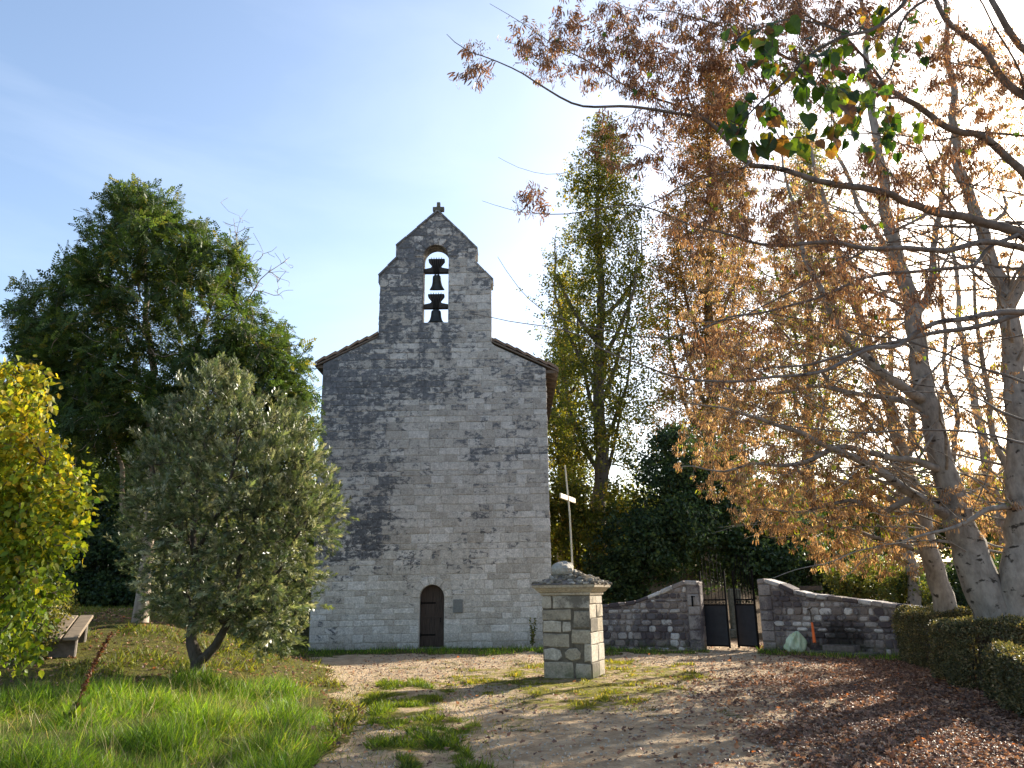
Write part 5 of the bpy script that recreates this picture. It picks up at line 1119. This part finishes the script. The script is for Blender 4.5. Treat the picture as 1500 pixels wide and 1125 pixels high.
# ------------------------------------------------------------------ grass, moss, weeds, fallen leaves
def scatter(n, box, sel, r):
    out = []; tot = 0
    while tot < n:
        P = np.stack([r.uniform(box[0], box[1], 60000), r.uniform(box[2], box[3], 60000)], 1); P = np.c_[P, height(P[:, 0], P[:, 1])]
        px, py = proj(P); P = P[(px > -60) & (px < 1560) & (py < 1170)]
        P = P[sel(P, r)]; out.append(P); tot += len(P)
        if len(out) > 60: break
    return np.vstack(out)[:n]
BLADE = ([(-.5, 0, 0), (.5, 0, 0), (.42, .35, .04), (-.38, .35, .04), (.28, .7, .17), (-.2, .7, .17), (.05, 1, .40)], [[0, 1, 2, 3], [3, 2, 4, 5], [5, 4, 6]])
def grass(name, label, P, hgt, wid, lean, mat, r, cat='grass', col=None):
    n = len(P); sc = hgt; tv = np.array(BLADE[0]); tv[:, 0] *= wid
    yd = norm(np.c_[r.normal(0, lean, (n, 2)), np.ones(n)]); c = rcol(n, 1, r) if col is None else col
    return tag(leaves(name, mat, None, tv, BLADE[1], P - np.array([0, 0, .02]), yd, r.normal(0, 1, (n, 3)) * np.array([1, 1, .1]), sc, c), label, cat, None, 'stuff')
r = np.random.default_rng(31)
P = scatter(70000, (-10, -2, 6.5, 17), lambda P, r: zones(P)[1], r)
q = fbm(P[:, 0] * 1.6, P[:, 1] * 1.6 + 3, 3); h = .10 + .30 * sst(.3, .75, q) * r.uniform(.25, 1.15, len(P)); px, py = proj(P); h *= np.where(px > 430, .6, 1)
grass('long_grass', 'long bright green grass in the left foreground', P, h, .028, .75, M['grass'], r, 'grass', np.c_[np.clip(r.random(len(P)) * .8 + .5 * (fbm(P[:, 0] * .7 + 9, P[:, 1] * .7) - .35), 0, 1), r.random(len(P)), r.random(len(P))])
P = scatter(62000, (-20, -2, 9, 27), lambda P, r: zones(P)[0] & ~zones(P)[1] & (P[:, 1] < 26), r)
c = rcol(len(P), 1, r); c[:, 0] = np.clip(c[:, 0] * .75 + .3 * (fbm(P[:, 0] * .8 + 40, P[:, 1] * .8) - .3), 0, 1)
grass('bank_grass', 'short yellowing grass around the olive and the bench', P, r.uniform(.04, .13, len(P)) * (.6 + 1.3 * sst(.45, .7, fbm(P[:, 0] * 1.2, P[:, 1] * 1.2 + 20))), .10, .7, M['short_grass'], r, 'grass', c)
P = scatter(30000, (-3.5, 1, 6.5, 16), lambda P, r: zones(P)[2] & (r.random(len(P)) < .10 + sst(.34, .58, fbm(P[:, 0] * 2.6, P[:, 1] * 2.6 + 70))), r)
c = rcol(len(P), 1, r); c[:, 0] = np.clip(c[:, 0] * .5 + .9 * (fbm(P[:, 0] * 1.1 + 4, P[:, 1] * 1.1) - .28), 0, 1)
grass('track_grass', 'tufted grass strip between the wheel tracks', P, r.uniform(.02, .10, len(P)) * (.5 + 1.2 * sst(.45, .75, fbm(P[:, 0] * 2.6, P[:, 1] * 2.6 + 70))), .11, .7, M['turf'], r, 'grass', c)
P = scatter(36000, (-3, 6, 9, 24), lambda P, r: zones(P)[3] & (r.random(len(P)) < .25 + sst(.33, .55, fbm(P[:, 0] * 3.1, P[:, 1] * 3.1 + 70))), r)
grass('moss', 'yellow green mossy turf around the foot of the stone pillar', P, r.uniform(.02, .07, len(P)) * (.6 + 1.5 * sst(.45, .8, fbm(P[:, 0] * 3.1, P[:, 1] * 3.1 + 70))), .22, .8, M['moss'], r, 'moss')
P = scatter(9000, (-8, 11, 17, 26), lambda P, r: zones(P)[4] & (P[:, 1] < 24.95), r)
grass('wall_weeds', 'dark weeds and grass along the foot of the chapel and walls', P, r.uniform(.05, .20, len(P)) * (.4 + 1.1 * fbm(P[:, 0] * 1.5, P[:, 1])), .09, .4, M['grass'], r, 'weeds', rcol(len(P), 1.6, r))
P = scatter(3500, (-3, 3, 10, 24), lambda P, r: zones(P)[5], r)
grass('path_tufts', 'sparse low grass tufts on the sandy path', P, r.uniform(.02, .06, len(P)), .16, .6, M['short_grass'], r, 'grass')
def stray(P, r):
    Q = P + np.c_[r.normal(0, .28, (len(P), 2)), np.zeros(len(P))]; a = zones(Q); b = zones(P)
    return (a[0] | a[1] | a[2] | a[3]) & ~(b[0] | b[1] | b[2] | b[3])
P = scatter(6500, (-6, 4, 6.5, 20), stray, r)
grass('stray_grass', 'stray blades of grass thinning out onto the sand', P, r.uniform(.02, .09, len(P)), .10, .7, M['turf'], r, 'grass')
P = scatter(1500, (-10, -2, 6.5, 17), lambda P, r: zones(P)[1], r)
grass('dry_stalks', 'pale dry grass stalks standing in the long grass', P, r.uniform(.2, .5, len(P)), .012, .5, M['straw'], r)
LITTER = ([(0, 0, .12), (.34, .18, -.02), (.40, .5, .14), (.2, .85, .02), (0, 1.05, .22), (-.24, .8, .04), (-.42, .45, .2), (-.3, .15, .0), (0, .5, -.06)], [[0, 1, 2, 8], [8, 2, 3, 4], [8, 4, 5, 6], [0, 8, 6, 7]])
P = scatter(46000, (-4, 13, 6.5, 25), lambda P, r: r.random(len(P)) < (zones(P)[6] ** 1.6) * .9 + .028, r); n = len(P)
c = rcol(n, 1.1, r)
tag(leaves('fallen_leaves', M['litter'], None, *LITTER, P + np.c_[np.zeros((n, 2)), r.uniform(.0, .03, n)], np.c_[r.normal(0, 1, (n, 2)), r.normal(0, .25, n)], norm(np.c_[r.normal(0, .35, (n, 2)), np.ones(n)]), r.uniform(.03, .075, n), c), 'reddish brown fallen lime leaves carpeting the ground on the right', 'fallen leaves', None, 'stuff')
P = scatter(7000, (-16, -2, 8, 26), lambda P, r: zones(P)[0] & ~zones(P)[1], r); n = len(P)
tag(leaves('bank_leaves', M['litter'], None, *LITTER, P + np.array([0, 0, .05]), np.c_[r.normal(0, 1, (n, 2)), r.normal(0, .3, n)], norm(np.c_[r.normal(0, .5, (n, 2)), np.ones(n)]), r.uniform(.03, .07, n), rcol(n, 1, r)), 'scattered brown leaves on the left bank', 'fallen leaves', None, 'stuff')
P = scatter(13000, (-4, 8, 6.5, 24), lambda P, r: ~(zones(P)[0] | zones(P)[2] | zones(P)[3]), r); n = len(P); M['gravel'] = simple_mat('pale_gravel', (.25, .21, .16), (.50, .45, .37), 30, .95, .3, .005)
OCT = (np.array([(0, 0, .5), (.5, 0, 0), (0, .6, 0), (-.5, 0, 0), (0, -.6, 0), (0, 0, -.3)]), [[0, 1, 2], [0, 2, 3], [0, 3, 4], [0, 4, 1], [5, 2, 1], [5, 3, 2], [5, 4, 3], [5, 1, 4]])
tag(leaves('gravel', M['gravel'], None, *OCT, P, np.c_[r.normal(0, 1, (n, 2)), np.zeros(n)], np.tile([0, 0, 1.], (n, 1)) + r.normal(0, .2, (n, 3)), r.uniform(.008, .034, n), rcol(n)), 'loose pale pebbles on the sandy path', 'gravel', None, 'stuff')

def dock():
    b = at(105, 1046, 9.4); b[2] = float(height(b[0], b[1])); t = thing('dock_plant', 'dock weed with a reddish brown leaning seed stalk in the long grass', 'plant', tuple(b)); r = np.random.default_rng(3)
    S = [np.zeros(3), np.array([.06, 0, .28]), np.array([.20, 0, .70]), np.array([.34, .0, 1.0])]; m = MB(); m.tube(S, [.008, .007, .005, .002], 6); m.build('stalk', M['dock_red'], t)
    u = r.uniform(.35, 1, 420); P = np.array([np.interp(u, [0, .3, .7, 1], [s[i] for s in S]) for i in range(3)]).T + r.normal(0, .010, (420, 3))
    leaves('seed_head', M['dock_red'], t, *BROAD, P, rdir(420), rdir(420), .027, rcol(420, 1, r))
    n = 12; a = r.uniform(0, 6.28, n); leaves('foliage', M['turf'], t, [(x * .5, y, z) for x, y, z in BROAD[0]], BROAD[1], np.c_[r.normal(0, .05, (n, 2)), r.uniform(0, .2, n)], np.c_[np.cos(a) * .6, np.sin(a) * .6, np.full(n, .9)], rdir(n, .5), r.uniform(.13, .26, n), rcol(n, 1.8, r))
dock()
def weed(px, py, Y, label, h, seed):
    b = at(px, py, Y); b[2] = float(height(b[0], b[1])); t = thing('weed', label, 'weed', tuple(b)); r = np.random.default_rng(seed)
    n = 60; P = []; m = MB()
    for k in range(5):
        a = r.uniform(0, 6.28); e = np.array([math.cos(a) * .18, math.sin(a) * .18, h * r.uniform(.6, 1)]); m.tube([np.zeros(3), e * .5 + np.array([0, 0, .05]), e], [.006, .005, .002], 5); u = r.uniform(.15, 1, n)[:, None]; P.append(e * u + r.normal(0, .02, (n, 3)))
    m.build('stem', M['bark_dark'], t); P = np.vstack(P); leaves('foliage', M['leaf_mid'], t, *BROAD, P, rdir(len(P), .4), rdir(len(P)), r.uniform(.03, .07, len(P)), rcol(len(P), 1, r))
weed(780, 945, 24.6, 'tall straggly weed against the chapel wall left of the stone pillar', 1.0, 2)
weed(822, 995, 15.9, 'leafy weed hugging the shaded foot of the stone pillar', .22, 4)
